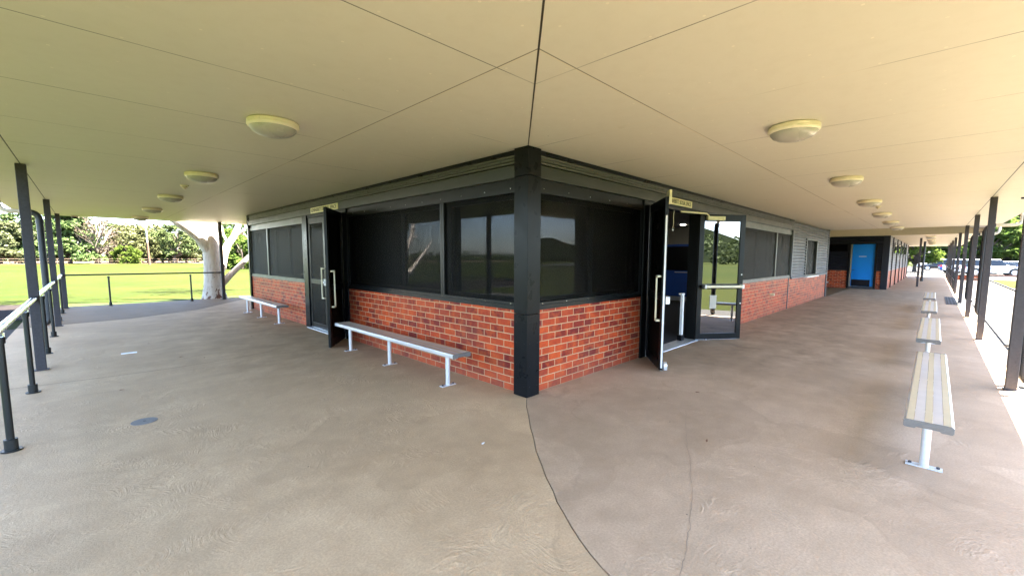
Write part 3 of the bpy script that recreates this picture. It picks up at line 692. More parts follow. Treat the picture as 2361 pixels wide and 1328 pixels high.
for x, l in ((4.78,'round downpipe cut off by the right edge of the picture, beside the nearest post'),
             (9.20,'round downpipe behind the second post of the right-hand row'),
             (13.95,'round downpipe with a hooked elbow top, between the second and third right-hand posts'),
             (19.7,'round downpipe beside the fourth post of the right-hand row')):
    if x != 9.20: downpipe(x, -4.16 if x > 5 else -4.12, (0,-1), l, .64)
downpipe(-4.05, 10.9, (-1,0), 'round downpipe with a hooked elbow top, between the two nearest left-hand posts', .56)
t = thing('downpipe', 'short thick pipe strapped to the lone inner post of the right-hand walkway', 'pipe', (30.35,-2.72,0), 'downpipes beside the posts')
b = MB(); b.tube([(30.35,-2.72,.35),(30.35,-2.72,2.6)], .055, 12); b.tube([(30.35,-2.72,.32),(30.35,-2.72,.55)], .07, 12); b.build('pipe', M['pipe_paint'], t, smooth=True)
b = MB(); b.box(30.2,-2.74,1.5,30.35,-2.70,1.53); b.build('bracket', M['pipe_paint'], t)

# ------------------------------------------------------------------ handrails
def rail_post(b, x, y, z, r=.024):
    b.tube([(x,y,.0),(x,y,.012)], .062, 16); b.tube([(x,y,.012),(x,y,.10)], .040, 16); b.tube([(x,y,.10),(x,y,z-.10)], r, 14); b.tube([(x,y,z-.11),(x,y,z-.06)], r+.008, 14)
t = thing('handrail', 'handrail with a polished steel top bar on black round posts along the left verandah edge', 'railing', (-3.93,2,0))
b = MB(); b.tube([(-3.93,-2.5,1.0),(-3.93,15.33,1.0)], .030, 18); b.build('top_bar', M['steel'], t, smooth=True)
for y in (-.1,2.09,4.2,7.0,9.06,11.95,13.85):
    b = MB(); rail_post(b, -3.93, y, 1.0); p = b.build('post', M['rail_black'], t, smooth=True)
    b = MB(); b.tube([(-3.93,y,.93),(-3.905,y,.945),(-3.905,y,.975)], .008, 8); b.build('saddle', M['steel'], p)
for y in (5.6,10.81):
    b = MB(); b.box(-3.97,y-.07,.97,-3.89,y+.07,1.035); b.build('clamp', M['rail_black'], t, bevel=.01)
t = thing('handrail', 'plain black handrail across the far end of the left verandah, in front of the grass', 'railing', (-2,15.5,0))
b = MB(); b.tube([(-3.86,15.42,.99),(-.9,15.46,.985),(.03,15.46,.985)], .024, 14); b.build('top_bar', M['rail_black'], t, smooth=True)
for x in (-2.93,-.87):
    b = MB(); rail_post(b, x, 15.45, .99); b.build('post', M['rail_black'], t, smooth=True)
t = thing('handrail', 'black handrail along the far right-hand verandah edge, between the distant posts', 'railing', (36,-3.96,0))
b = MB(); b.tube([(24.7,-3.96,.98),(51.5,-3.96,.98)], .024, 12); b.build('top_bar', M['rail_black'], t, smooth=True)
b = MB(); b.tube([(24.7,-3.96,.55),(51.5,-3.96,.55)], .015, 8); b.build('lower_bar', M['rail_black'], t, smooth=True)
for x in (26.5,28.5,32.6,34.4,38,39.8,43.5,45.6,50):
    b = MB(); rail_post(b, x, -3.96, .98); b.build('post', M['rail_black'], t, smooth=True)
t = thing('handrail', 'thin dark handrail over the sunlit path between the two nearest right-hand posts', 'railing', (12,-4.55,0))
b = MB(); b.tube([(8.2,-4.56,.90),(18.9,-4.56,.90),(19.05,-4.4,.90),(19.05,-4.0,.90)], .020, 12); b.build('top_bar', M['rail_black'], t, smooth=True)
for x in (8.3,18.9):
    b = MB(); rail_post(b, x, -4.56, .90, .02); b.build('post', M['rail_black'], t, smooth=True)

# ------------------------------------------------------------------ benches (along local Y, 3.2 m long)
def bench(name, label, group, L, legs, loc, rz, free):
    t = thing(name, label, 'bench', (0,0,0), group); w = .26; zt = .455
    b = MB()
    prof = [(-w/2,zt-.05),(-w/2,zt-.012),(-w/2+.004,zt-.004),(-w/2+.012,zt)]
    step = w/5
    def strip(m, x0, x1, dz=0):
        b.slot(m); b.box(x0, -L/2, zt-.012, x1, L/2, zt+dz)
    ed = [-.118,-.076,-.021,.021,.076,.118]
    for i in range(5): strip(1 if i % 2 == 0 else 0, ed[i]+.0012, ed[i+1]-.0012, -.001 if i % 2 else 0)
    b.slot(2); b.loft([[(sx*x, yy, z) for x, z in ((.118,zt),(.126,zt-.003),(.131,zt-.012),(.131,zt-.045),(.127,zt-.052),(.095,zt-.052),(.095,zt-.014),(.118,zt-.014))] for yy in (-L/2, L/2) for sx in (1,)])
    b.loft([[(-x, yy, z) for x, z in ((.118,zt),(.126,zt-.003),(.131,zt-.012),(.131,zt-.045),(.127,zt-.052),(.095,zt-.052),(.095,zt-.014),(.118,zt-.014))] for yy in (-L/2, L/2)])
    b.build('seat', [M['aluminium_top'], M['champagne_strip'], M['aluminium']], t)
    for s in (-1,1):
        y0 = s*L/2
        b = MB(); b.loft([[(x, yy, z) for x, z in ((-.118,zt+.001),(.118,zt+.001),(.131,zt-.010),(.131,zt-.047),(.122,zt-.056),(.07,zt-.056),(.06,zt-.046),(-.06,zt-.046),(-.07,zt-.056),(-.122,zt-.056),(-.131,zt-.047),(-.131,zt-.010))] for yy in (y0+s*.001, y0+s*.012)])
        b.box(-.085, y0+s*.011, zt-.034, .085, y0+s*.016, zt-.018)
        b.build('end_cap', M['seat_end'], t, bevel=.002)
    for y in legs:
        b = MB(); b.tube([(0,y,.008),(0,y,zt-.03)], .028, 18)
        lg = b.build('leg', M['leg_silver'], t, smooth=True)
        b = MB(); b.box(-.105,y-.032,0,.105,y+.032,.010); b.slot(1)
        for s in (-1,1): b.tube([(s*.08,y,.010),(s*.08,y,.022)], .012, 6)
        b.build('foot_plate', [M['leg_silver'], M['iron']], lg)
        b = MB(); b.box(-.10,y-.03,zt-.032,.10,y+.03,zt-.022); b.build('seat_bracket', M['leg_silver'], lg)
    t.location = loc; t.rotation_euler = (0,0,rz)
    return t
GB = 'striped benches down the right-hand walkway'
B1 = bench('bench', 'striped cream and silver bench nearest the camera, its single front leg bolted down', GB, 3.12, (-1.20,0,1.20), (2.22,-3.275,0), math.pi/2, True)
# keep the near leg where the photograph has it
B2 = dup(B1, (6.5,-3.235,0), math.pi/2, 'striped cream and silver bench, second from the camera, just past the nearest one')
dup(B1, (11.1,-3.20,0), math.pi/2, 'striped cream and silver bench, third from the camera in the walkway')
dup(B1, (15.4,-3.175,0), math.pi/2, 'striped bench farthest from the camera in the walkway, looking smallest')
GW = 'benches along the left wall'
B5 = bench('bench', 'long slatted aluminium bench in front of the bright brick wall, next to the corner column', GW, 3.36, (-1.40,.05,1.38), (-.345,2.43,0), 0, True)
dup(B5, (-.29,9.22,0), 0, 'slatted aluminium bench against the pinkish brick wall beyond the left doorway')
b5 = dup(B5, (22.3,2.22,0), 0, 'small bench tucked in the recess before the blue door, only its end showing'); b5['group'] = 'benches in the recess'

# ------------------------------------------------------------------ ceiling lights
GL = 'bulkhead lights under the verandah soffit'
def ceil_light(label):
    t = thing('ceiling_light', label, 'light', (0,0,0), GL)
    b = MB(); b.lathe([(.165,0),(.196,-.002),(.205,-.010),(.206,-.026),(.203,-.029)]); b.build('base', M['cream_plastic'], t, smooth=True)
    b = MB(); b.lathe([(.2025,-.0285),(.2065,-.033),(.207,-.046),(.200,-.058),(.190,-.062),(.187,-.056)]); b.build('ring', M['cream_plastic'], t, smooth=True)
    b = MB(); b.lathe([(.1895,-.058),(.186,-.070),(.172,-.090),(.14,-.111),(.09,-.127),(.04,-.133),(.001,-.134)]); b.build('lens', M['lens_plastic'], t, smooth=True)
    for k in range(3):
        a = R(100+k*120); b = MB(); ca, sa = math.cos(a), math.sin(a)
        T = lambda u, d, z: (ca*(.204+d)-sa*u, sa*(.204+d)+ca*u, z)
        b.box(-.022,-.004,-.046,.022,.005,-.010,T); b.build('clip', M['cream_plastic'], t, bevel=.004)
    return t
sides = [('left', [(-2.15,1.13),(-2.13,4.62),(-2.12,7.96),(-2.12,11.27),(-2.12,14.67)]), ('right', [(1.18,-2.22),(4.61,-2.19),(7.99,-2.16),(11.32,-2.13),(14.69,-2.11),(18.0,-2.10)])]
first = None
for side, pl in sides:
    for i, (x, y) in enumerate(pl):
        l = f'{"largest, nearest" if i == 0 else ordn[i]} round cream bulkhead light of the {side}-hand soffit row' if i < len(pl)-1 else f'farthest, smallest cream bulkhead light of the {side}-hand soffit row'
        if first is None: first = ceil_light(l); first.location = (x,y,H)
        else: dup(first, (x,y,H), rnd.uniform(-.5,.5), l)
for i, x in enumerate((27.6,32.6,37.0,41.5)):
    dup(first, (x,-2.95,H), 0, f'{ordn[i]} of the tiny bulkhead lights stacked in line at the far end of the walkway')
def sensor(x, y, label):
    t = thing('smoke_detector', label, 'detector', (x,y,H), 'detectors on the soffit')
    b = MB(); b.lathe([(.06,0),(.062,-.01),(.058,-.016)], (x,y,H), 24); b.build('base', M['cream_plastic'], t, smooth=True)
    b = MB(); b.lathe([(.040,-.016),(.042,-.034),(.036,-.042),(.024,-.044),(.022,-.06),(.001,-.064)], (x,y,H), 24); b.build('head', M['cream_pipe'], t, smooth=True)
sensor(-2.13, 6.15, 'small cream detector on the left soffit between the second and third lights')
sensor(9.35, -2.2, 'small cream detector on the right soffit between the third and fourth lights')
t = thing('security_camera', 'tiny dark dome camera under the far left eave edge', 'camera', (-3.55,15.9,H))
b = MB(); b.lathe([(.09,0),(.09,-.03),(.075,-.035)], (-3.55,15.9,H), 20); b.build('mount', M['cream_pipe'], t, smooth=True)
b = MB(); b.lathe([(.072,-.035),(.07,-.06),(.05,-.09),(.001,-.10)], (-3.55,15.9,H), 20); b.build('dome', M['black_frame'], t, smooth=True)
t = thing('pull_cord', 'white cord with a ball end hanging in the open right-hand doorway', 'cord', (3.85,.12,2.42))
b = MB(); b.tube([(3.86,.12,2.43),(3.84,.12,2.33),(3.86,.12,2.22),(3.83,.12,2.10)], .005, 6); b.build('cord', M['cream_plastic'], t)
b = MB(); b.lathe([(.001,-.018),(.013,-.012),(.018,0),(.013,.012),(.001,.018)], (3.83,.12,2.085), 12); b.build('ball', M['white_plastic'], t, smooth=True)

# ------------------------------------------------------------------ signs over the doors
def sign(T, a0, a1, rot, org, label):
    t = thing('door_sign', label, 'sign', org)
    b = MB(); b.box(a0, .018, 2.498, a1, .029, 2.612, T); b.build('board', M['sign_cream'], t, bevel=.002)
    cu = bpy.data.curves.new('lettering', 'FONT'); cu.body = 'LENNEBETT SOCIAL SPACE'; cu.size = .098; cu.extrude = .001; cu.align_x = 'CENTER'; cu.align_y = 'CENTER'
    to = bpy.data.objects.new('lettering_source', cu); C.objects.link(to); bpy.context.view_layer.update()
    me = bpy.data.meshes.new_from_object(to.evaluated_get(bpy.context.evaluated_depsgraph_get())); bpy.data.objects.remove(to)
    xs = [v.co.x for v in me.vertices]; k = (a1-a0-.12)/(max(xs)-min(xs))
    for v in me.vertices: v.co.x *= k
    me.materials.clear(); me.materials.append(M['ink'])
    o = bpy.data.objects.new('lettering', me); C.objects.link(o); o.parent = t
    o.rotation_euler = rot; o.location = Vector(T((a0+a1)/2, .016, 2.553))-Vector(org)
sign(TY, 5.02, 6.42, (R(90),0,R(-90)), (.03,5.72,2.5), 'cream name board over the left doorway, half hidden by the open door')
sign(TX, 3.38, 4.37, (R(90),0,0), (3.87,.03,2.5), 'cream name board over the right doorway, its start hidden by the open door')

# ------------------------------------------------------------------ floor fittings
t = tag(None or MB().build('x', []), '', '') if False else None
b = MB(); b.tube([(-3.11,2.15,.0),(-3.11,2.15,.004)], .10, 32); b.slot(1); b.tube([(-3.11,2.15,.004),(-3.11,2.15,.006)], .012, 10)
tag(b.build('drain_cover', [M['cover_grey'], M['black_frame']], origin=(-3.11,2.15,0)), 'round dark metal cover set flush in the left concrete floor', 'cover')
b = MB(); b.box(-3.10,6.10,.0,-2.91,6.16,.010); b.slot(1); b.box(-3.09,6.16,.0,-2.92,6.20,.006)
tag(b.build('floor_plate', [M['white_plastic'], M['black_frame']], origin=(-3.0,6.15,0)), 'short white strip lying on the left concrete floor', 'plate')
t = thing('drain_grate', 'long slotted dark grate in the floor beside the fourth right-hand post', 'grate', (19.9,-3.78,0))
b = MB(); b.box(17.9,-4.12,.0,21.9,-3.62,.003); b.build('channel', M['rubber'], t)
b = MB()
b.box(17.86,-4.14,.003,21.94,-4.11,.012); b.box(17.86,-3.63,.003,21.94,-3.60,.012); b.box(17.86,-4.11,.003,17.90,-3.63,.012); b.box(21.9,-4.11,.003,21.94,-3.63,.012)
for k in range(5): b.box(17.9,-4.04+k*.085,.003,21.9,-4.01+k*.085,.010)
b.build('bars', M['iron'], t)
def litter(x, y, a, l, w, m, name, label, cat):
    b = MB(); T = lambda u, v, z: (x+u*math.cos(a)-v*math.sin(a), y+u*math.sin(a)+v*math.cos(a), z)
    pts = [(-l,0,.003),(-l*.4,w,.007),(l*.5,w*.8,.005),(l,0,.003),(l*.5,-w*.8,.008),(-l*.4,-w,.004)]
    b.face([T(u,v,z) for u,v,z in pts]); b.face([T(u,v,z+.002) for u,v,z in reversed(pts)])
    o = b.build(name, M[m], origin=(x,y,0), fix=False); tag(o, label, cat, 'leaves and scraps on the floor'); return o
litter(-1.12,-1.55+1.0,.3,.025,.010,'white_plastic','paper_scrap','tiny white scrap on the mauve floor right of the curved joint','scrap')
for i, (x, y) in enumerate([(-2.45,5.2),(-1.2,6.4),(-2.7,6.9),(-3.2,3.6),(-2.2,4.9),(1.6,-1.3),(.3,-1.9)]):
    litter(x, y, i*1.1, .030, .008, 'rust', 'dry_leaf', 'small dry brown leaf on the verandah floor', 'leaf')

# ------------------------------------------------------------------ trees
def leaf_quads(b, c, n, rad, size, rg, flat=1.0, droop=0.0):
    for _ in range(n):
        while True:
            d = Vector((rg.uniform(-1,1), rg.uniform(-1,1), rg.uniform(-1,1)))
            if d.length < 1: break
        d = Vector((d.x*rad, d.y*rad, d.z*rad*flat)); p = c+d
        s = size*rg.uniform(.6,1.35)
        u = Vector((rg.gauss(0,1), rg.gauss(0,1), rg.gauss(0,.6)-droop)).normalized(); w = u.cross(Vector((rg.gauss(0,1), rg.gauss(0,1), rg.gauss(0,1)))).normalized()
        b.face([p-u*s*.5, p+w*s*.28, p+u*s*.5, p-w*s*.28])
def tree(name, label, h, cw, cb, leafm, barkm, seed, nclump=46, nleaf=42, size=.42, tr=.22, lean=0, shape='round', group=None, loc=(0,0,0), bare=.0):
    rg = random.Random(seed)
    t = thing(name, label, 'tree', (0,0,0), group)
    b = MB(); c = MB(); top = h*.82
    pts = [(0,0,-.15)]; n = 6
    for i in range(1, n+1): pts.append((lean*i/n*2+rg.uniform(-.12,.12)*h*.08, rg.uniform(-.12,.12)*h*.08, top*i/n))
    b.tube(pts, [tr*1.35]+[tr*(1-.8*i/n) for i in range(1, n+1)], 10, rough=.15, seed=seed)
    for k in range(nclump):
        u = rg.random(); z = cb+(h-cb)*u
        if shape == 'cone': rw = cw*(1-u*.85)*(.55+.45*rg.random())
        elif shape == 'flat': rw = cw*math.sqrt(max(0, 1-((u-.45)/.62)**2))*(.35+.65*rg.random())
        else: rw = cw*math.sqrt(max(.02, 1-((u-.42)/.64)**2))*(.3+.7*math.sqrt(rg.random()))
        a = rg.uniform(0, 6.283); ctr = Vector((lean*u*2+rw*math.cos(a), rw*math.sin(a), z))
        cr = cw*rg.uniform(.16,.30)
        leaf_quads(c, ctr, int(nleaf*rg.uniform(.6,1.4)), cr, size, rg, .45 if shape in ('cone','flat') else .7, .4 if shape == 'cone' else 0)
        if k % (2 if bare else 3) == 0:
            q = max(.12, min(.95, (z-cr)/h-.18)); i0 = int(q*n/1.0); st = Vector(pts[min(n, max(1, i0))])
            mid = (st+ctr)/2+Vector((rg.uniform(-.3,.3), rg.uniform(-.3,.3), rg.uniform(0,.5)))
            b.tube([st, mid, ctr], [tr*.34, tr*.2, tr*.05], 6)
            if bare:
                for _ in range(3):
                    e = ctr+Vector((rg.gauss(0,1), rg.gauss(0,1), rg.gauss(.3,.8)))*cw*.28; b.tube([mid, (mid+e)/2+Vector((0,0,.15)), e], [tr*.14, tr*.08, tr*.03], 5)
    b.build('trunk', M[barkm], t, smooth=True, origin=(0,0,0)); c.build('crown', M[leafm], t, fix=False, origin=(0,0,0))
    t.location = loc
    return t
def gx(head, y, x0=-3.41, y0=-3.23): return x0+(y-y0)/math.tan(R(head))
GT = 'trees along the far side of the oval'
# prototypes placed as real trees, then copied
def headpx(px): return math.degrees(th)-math.degrees(math.atan((px-CX)/F))
def place(px, y): return (gx(headpx(px), y), y, GZ)
P_pine = tree('tree', 'broad light green layered tree behind the left posts, biggest of the far row', 10.8, 6.0, 1.3, 'leaf_pine', 'bark_dark', 3, 140, 75, .66, .30, shape='cone', group=GT, loc=place(165,118))
P_grey = tree('tree', 'half bare pinkish grey tree with a stout trunk beyond the oval', 9.4, 3.9, 2.4, 'leaf_grey', 'bark_pale', 5, 60, 26, .34, .48, group=GT, loc=place(229,117), bare=1)
P_dark = tree('tree', 'dark green bushy tree at the left edge of the picture', 9.4, 4.4, .8, 'leaf_dark', 'bark_dark', 8, 110, 60, .62, .28, group=GT, loc=place(70,122))
P_oliv = tree('tree', 'olive green round tree just left of the floodlight pole', 7.6, 4.4, .7, 'leaf_olive', 'bark_dark', 11, 110, 62, .56, .24, group=GT, loc=place(312,121))
P_gum = tree('tree', 'spreading pale trunked tree right of the floodlight pole', 8.2, 4.4, 1.8, 'leaf_gum', 'bark_pale', 14, 80, 50, .50, .30, lean=.5, shape='flat', group=GT, loc=place(404,115))
P_bush = tree('tree', 'bright yellow green bush under the grey tree beyond the oval', 3.4, 2.3, .1, 'leaf_bright', 'bark_dark', 17, 44, 56, .42, .10, group=GT, loc=place(296,114))
def more(proto, px, y, sc, label, rz=None): return dup(proto, place(px, y), rnd.uniform(0,6) if rz is None else rz, label, (sc*rnd.uniform(.95,1.08), sc, sc*rnd.uniform(.95,1.06)))
more(P_oliv, 5, 119, 1.0, 'yellow green tree cut off by the left edge of the picture')
more(P_dark, 118, 128, .95, 'tall dark tree partly hidden behind the left downpipe')
more(P_gum, 258, 126, .98, 'taller feathery tree behind the half bare grey tree')
more(P_oliv, 345, 126, 1.1, 'olive tree directly behind the floodlight pole')
more(P_dark, 378, 124, .75, 'low dark tree between the pole and the pale trunked tree')
more(P_oliv, 432, 122, .95, 'olive tree just left of the white gum trunk')
more(P_gum, 300, 134, .98, 'tall thin crowned tree rising behind the olive tree left of the pole')
more(P_gum, 455, 132, .95, 'feathery tree showing above the left limb of the white gum')
more(P_dark, 545, 112, .95, 'dark tree behind the forked limb of the white gum')
more(P_oliv, 590, 116, 1.0, 'olive tree behind the far end of the left wall')
more(P_bush, 560, 62, 1.35, 'leafy green small tree right of the white gum trunk')
more(P_bush, 536, 66, 1.2, 'leafy green bush between the white gum and its forked limb')
# unseen far woods that the windows and the door pane mirror, one mass each
def wood(name, segs, y0, h, m, n, seed, size=.9):
    rg = random.Random(seed); b = MB()
    for _ in range(n):
        s = rg.choice(segs); u = rg.random(); x = s[0]+(s[2]-s[0])*u; y = s[1]+(s[3]-s[1])*u
        hh = h*(.55+.45*math.sin(x*.11+seed)*math.cos(x*.037+y*.05))+rg.uniform(0,h*.35)
        leaf_quads(b, Vector((x+rg.gauss(0,3), y+rg.gauss(0,3), y0+rg.uniform(.2,hh))), 26, 1.9, size, rg)
    o = b.build(name, M[m], fix=False); o['kind'] = 'stuff'; return o
wood('unseen_far_wood', [(-150,128,-60,150),(-60,150,70,150),(70,150,140,120)], GZ, 2.8, 'leaf_dark', 900, 4)
wood('unseen_far_wood', [(-150,-110,-40,-125),(-40,-125,60,-120),(60,-120,150,-95)], GZ, 9, 'leaf_gum', 620, 9, 1.1)
wood('unseen_far_wood', [(-150,128,-165,20),(-165,20,-150,-110)], GZ, 9, 'leaf_gum', 420, 12, 1.1)
wood('unseen_far_wood', [(150,-95,165,-20),(165,-20,150,40)], GZ, 8, 'leaf_dark', 380, 15, 1.0)
b = MB(); n = 40; rows = []
for j in range(5):
    rows.append([(-260+520*i/n, -165-22*j, GZ+ (0,9,16,19,14)[j]*(.7+.3*math.sin(i*.5)+.25*math.sin(i*1.3+j))) for i in range(n+1)])
for r0, r1 in zip(rows, rows[1:]):
    for i in range(n): b.face([r0[i], r0[i+1], r1[i+1], r1[i]])
struct(b.build('hills', M['hill_wood'], smooth=True))
# right-hand trees by the car park
GR = 'trees round the car park'
def rtree(proto, px, x, sc, label, rz=0):
    hd = R(headpx(px)); y = -3.23+(x+3.41)*math.tan(hd); o = dup(proto, (x,y,GZ), rz, label, sc); o['group'] = GR; return o
rb = tree('tree', 'sunlit yellow green tree at the end of the right-hand walkway', 6.2, 2.5, 1.5, 'leaf_bright', 'bark_dark', 21, 100, 60, .42, .2, group=GR); rb.location = (72, -3.23+75.41*math.tan(R(headpx(2106))), GZ)
rtree(P_dark, 2166, 124, 1.05, 'dark green tree behind the black car', 1)
rtree(P_dark, 2205, 116, 1.05, 'dark green tree behind the row of far right-hand posts', 2)
rtree(rb, 2268, 88, 1.5, 'bright green tree behind the nearest downpipe on the right', 2.2)
rtree(P_dark, 2318, 98, 1.22, 'big grey green tree above the white parked car', 1.4)
rtree(P_dark, 2372, 120, .95, 'dark tree at the right edge of the picture above the blue car', .6)
rtree(P_oliv, 2240, 120, 1.1, 'grey green tree behind the second downpipe on the right', 3)

# white gum in front of the oval
def gum(name, label, loc, mir=1, crown_c=((2.4,2.2,8.6),(2.9,2.9,9.6),(-2.9,1.3,8.6)), seed=31):
    t = thing(name, label, 'tree', (0,0,0), 'white gums beside the verandah'); b = MB(); m = mir
    zz = [-.2,0,.12,.3,.6,.95,1.05,1.2,1.7,2.1,2.5,2.9,3.6,5.0,6.6,8.2]
    rr = [.47,.44,.40,.355,.315,.295,.308,.285,.268,.272,.258,.24,.225,.20,.16,.10]
    b.tube([(m*(-.02-.012*z*z*.3), .01*z, z) for z in zz], rr, 28, rough=.10, seed=seed)
    # big left limb, forked right limb, low dead limb
    b.tube([(m*-.02,0,1.7),(m*-.13,.0,2.02),(m*-.36,-.02,2.38),(m*-.62,-.03,2.62),(m*-1.1,-.05,3.05),(m*-1.9,.2,4.2),(m*-2.6,.8,6.2),(m*-2.9,1.2,7.8)], [.22,.24,.20,.175,.165,.14,.10,.05], 18, rough=.08, seed=seed+1)
    b.tube([(m*.10,.10,.75),(m*.30,.22,1.25),(m*.42,.3,1.75),(m*.58,.36,2.15),(m*.82,.42,2.48),(m*1.0,.5,2.9),(m*1.5,1.0,4.6),(m*2.2,1.7,7.2)], [.13,.15,.14,.13,.115,.10,.08,.04], 14, rough=.12, seed=seed+2)
    b.tube([(m*.80,.42,2.46),(m*1.05,.36,2.68),(m*1.2,.3,2.75)], [.08,.06,.015], 8)
    for k in range(5): b.tube([(m*1.0,.36,2.66),(m*(1.1+.07*k),.3+.05*k,2.75-.09*k)], [.02,.006], 5)
    b.tube([(m*.60,.36,2.15),(m*.45,.4,2.55),(m*.42,.42,2.9)], [.05,.04,.03], 8)
    b.tube([(m*.12,.05,.45),(m*.34,.08,.72),(m*.58,.10,.98),(m*.95,.14,1.36),(m*1.5,.2,1.95),(m*2.0,.3,2.5)], [.12,.135,.115,.095,.08,.03], 14, rough=.15, seed=seed+3)
    b.build('trunk', M['gum_bark'], t, smooth=True, origin=(0,0,0))
    rg = random.Random(seed); c = MB()
    for cx, cy, cz in crown_c:
        for _ in range(16): leaf_quads(c, Vector((m*cx+rg.gauss(0,.9), cy+rg.gauss(0,.9), cz+rg.gauss(0,.6))), 46, .55, .17, rg, .8, .5)
    c.build('crown', M['leaf_gum'], t, fix=False, origin=(0,0,0))
    t.location = loc; return t
gum('gum_tree', 'big smooth white trunked gum standing behind the far handrail', (.03,16.72,GZ))
g2 = gum('gum_tree', 'leaning white gum left of the verandah, seen mirrored in the corner window', (-6.6,15.0,GZ), -1, crown_c=((2.6,1.4,8.2),(2.0,2.2,8.9),(-.2,2.6,9.4),(1.2,.6,7.6)), seed=44)

# ------------------------------------------------------------------ far fence, pole
t = thing('fence', 'low pale orange rail fence along the far side of the oval', 'fence', (0,113,GZ))
fp = [(-70,110),(-30,112),(0,113),(30,111.5),(60,106)]
def fy(x):
    for (x0,y0),(x1,y1) in zip(fp, fp[1:]):
        if x0 <= x <= x1: return y0+(y1-y0)*(x-x0)/(x1-x0)
for z, nm in ((.95,'top_rail'), (.5,'mid_rail')):
    b = MB(); b.tube([(x,y,GZ+z) for x, y in fp], .03, 6); b.build(nm, M['wood_rail'], t)
for i in range(44):
    x = -65+i*2.9; b = MB(); b.tube([(x,fy(x),GZ),(x,fy(x),GZ+1.0)], .045, 6); b.build('post', M['wood_rail'], t)
p = place(347, 97)
t = thing('floodlight_pole', 'tall pole, brown below and white above, standing on the far grass', 'pole', p)
b = MB(); b.tube([(p[0],p[1],GZ),(p[0]-.1,p[1],GZ+3.9)], [.17,.15], 12); b.build('lower_pole', M['pole_wood'], t)
b = MB(); b.tube([(p[0]-.1,p[1],GZ+3.9),(p[0]-.32,p[1],GZ+16)], [.13,.09], 12); b.build('upper_pole', M['pole_white'], t)
b = MB(); b.box(p[0]-1.4,p[1]-.1,15.6,p[0]+.8,p[1]+.1,15.8); b.box(p[0]-1.3,p[1]-.2,15.8,p[0]-.7,p[1]+.2,16.3); b.box(p[0]+.1,p[1]-.2,15.8,p[0]+.7,p[1]+.2,16.3); b.build('lamp_head', M['pole_white'], t)

# ------------------------------------------------------------------ cars
def car(label, paint, suv=True):
    t = thing('parked_car', label, 'car', (0,0,0), 'cars in the car park'); L = 4.5; w = .90; hh = 1.66 if suv else 1.45
    def side(x):   # lower body: sill and shoulder heights by x (nose at +)
        sh = .98 if suv else .90
        if x > 1.2: return sh-.10*((x-1.2)/1.05)**1.5-.04
        if x < -1.9: return sh-.05
        return sh
    xs = [-2.25,-2.18,-1.95,-1.5,-1.0,-.5,0,.5,1.0,1.5,1.9,2.12,2.22,2.25]
    def ring(x):
        e = abs(x)/2.25; k = w*(1-.16*max(0, e-.72)/.28*1.0); zb = .28+.12*max(0, e-.8)/.2; s = side(x)-(.18*max(0, e-.93)/.07)
        return [(x,-k*.94,zb),(x,-k,zb+.14),(x,-k*1.0,s-.22),(x,-k*.95,s-.04),(x,-k*.82,s),(x,k*.82,s),(x,k*.95,s-.04),(x,k,s-.22),(x,k,zb+.14),(x,k*.94,zb)]
    b = MB(); b.loft([ring(x) for x in xs]); b.build('body', M[paint], t, smooth=True)
    # cabin
    base = .95 if suv else .87; rb, rf, bb, bf = (-1.75, .35, -2.15, 1.12) if suv else (-1.05, .2, -1.9, 1.15)
    def cab(z, u): k = w*(.90-.17*u); x0 = bb+(rb-bb)*u; x1 = bf+(rf-bf)*u; return [(x0,-k,z),(x1,-k,z),(x1,k,z),(x0,k,z)]
    b = MB(); b.loft([cab(base,0), cab(base+(hh-base)*.86,.86)]); b.build('glasshouse', M['car_glass'], t, bevel=.03)
    b = MB(); b.loft([cab(base+(hh-base)*.86,.855), cab(hh-.02,.97), [(x*.96,y*.94,hh) for x, y, _ in cab(hh,1)]]); b.build('roof', M[paint], t, bevel=.03)
    b = MB()
    for s in (-1,1):
        for xa in (-.55,):
            b.loft([[(xa-.05,s*w*.905,base),(xa+.05,s*w*.905,base),(xa+.05,s*w*.875,base),(xa-.05,s*w*.875,base)], [(xa-.03,s*w*.765,base+(hh-base)*.87),(xa+.05,s*w*.765,base+(hh-base)*.87),(xa+.05,s*w*.74,base+(hh-base)*.87),(xa-.03,s*w*.74,base+(hh-base)*.87)]])
    b.build('pillar', M[paint], t)
    for x in (-1.38,1.40):
        for s in (-1,1):
            b = MB(); b.tube([(x,s*.70,.335),(x,s*.905,.335)], .335, 24); wh = b.build('wheel', M['rubber'], t, bevel=.02)
            b = MB(); b.tube([(x,s*.90,.335),(x,s*.915,.335)], .225, 24); b.build('rim', M['aluminium'], wh)
            b = MB(); b.tube([(x,s*.80,.36),(x,s*.903,.36)], .40, 24); b.build('wheel_arch', M['car_black'], t)
    for s in (-1,1):
        b = MB(); b.box(2.05,s*.50,.66,2.235,s*.80,.80); b.build('headlight', M['white_plastic'], t, bevel=.03)
        b = MB(); b.box(-2.26,s*.60,.72,-2.10,s*.84,.92); b.build('taillight', M['lamp_red'], t, bevel=.02)
        b = MB(); b.box(.75,s*.88,.98,.92,s*1.05,1.10); b.build('mirror', M[paint], t, bevel=.03)
    b = MB(); b.box(2.22,-.45,.40,2.262,.45,.60); b.build('grille', M['car_black'], t, bevel=.01)
    return t
def putcar(c, px, x, rz, z=-.06):
    hd = R(headpx(px)); c.location = (x, -3.23+(x+3.41)*math.tan(hd), z); c.rotation_euler = (0,0,rz); return c
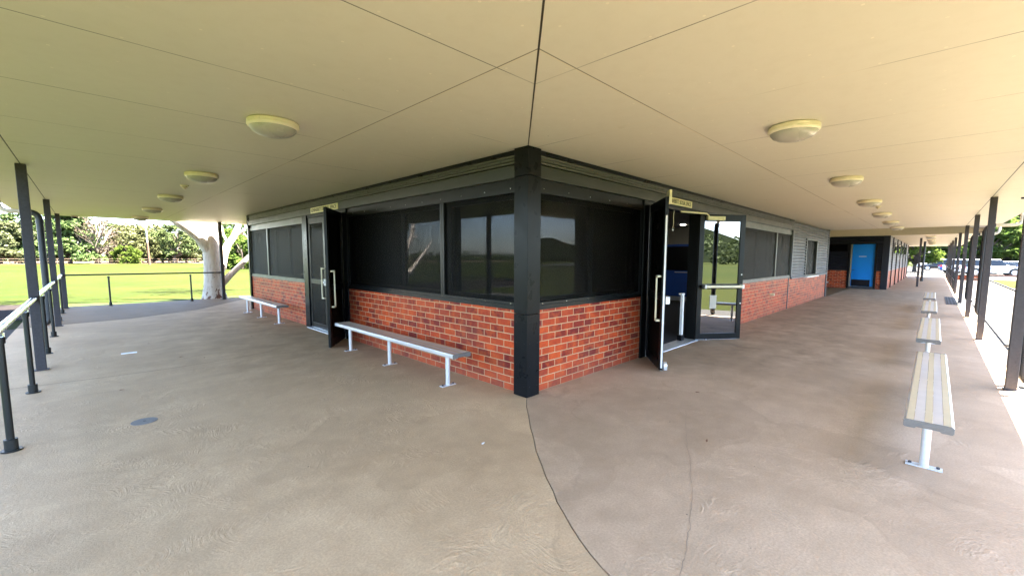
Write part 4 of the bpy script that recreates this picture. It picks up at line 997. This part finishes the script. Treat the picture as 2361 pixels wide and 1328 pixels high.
cw_ = putcar(car('white parked car side-on, nearest of the cars beyond the right-hand posts', 'car_white'), 2284, 62, R(-80))
cs = putcar(car('silver white car mostly hidden behind the nearest white car', 'car_silver', False), 2322, 68.5, R(-78))
cb_ = putcar(car('bright blue car at the right edge of the picture, behind the white ones', 'car_blue', False), 2310, 64.8, R(-80))
def recolour(c, old, new):
    for ch in c.children:
        if ch.type == 'MESH' and ch.data.materials and ch.data.materials[0] == M[old]:
            ch.data = ch.data.copy(); ch.data.materials[0] = M[new]
    return c
k = dup(cs, None, None, 'small black car parked at the end of the walkway'); recolour(k, 'car_silver', 'car_black'); putcar(k, 2164, 86, R(95))
k = dup(cb_, None, None, 'blue car glimpsed between the far right-hand posts'); putcar(k, 2222, 70, R(-82))
k = dup(cw_, None, None, 'white car glimpsed between the third and fourth right-hand posts'); putcar(k, 2236, 68, R(-80))
k = dup(cw_, None, None, 'white car seen over the roof of the black car'); putcar(k, 2152, 98, R(92))
k = dup(cb_, None, None, 'dark blue car farthest back at the right edge of the picture'); putcar(k, 2346, 78, R(-80))

# low brick piers and a small fence beyond the walkway
for i, (px, l) in enumerate([(2206,'low brick pier left of the third right-hand post'), (2226,'low brick pier behind the third right-hand post'), (2243,'low brick pier right of the third right-hand post')]):
    hd = R(headpx(px)); x = 44; y = -3.23+(x+3.41)*math.tan(hd)
    t = thing('brick_pier', l, 'pier', (x,y,GZ), 'brick piers on the path')
    b = MB(); b.box(x-.2,y-.35,GZ,x+.2,y+.35,.32); b.build('pier', M['brick'], t); b = MB(); b.box(x-.24,y-.39,.322,x+.24,y+.39,.40); b.build('capping', M['pale_concrete'], t)
t = thing('fence', 'low black picket fence at the end of the right-hand walkway', 'fence', (55,0,0))
for z, nm in ((.95,'top_rail'), (.15,'bottom_rail')):
    b = MB(); b.box(55.4,-2.3,z,55.45,4.5,z+.04); b.build(nm, M['rail_black'], t)
for i in range(26):
    y = -2.3+i*.27; b = MB(); b.box(55.41,y,-.03,55.44,y+.03,1.0); b.build('picket', M['rail_black'], t)
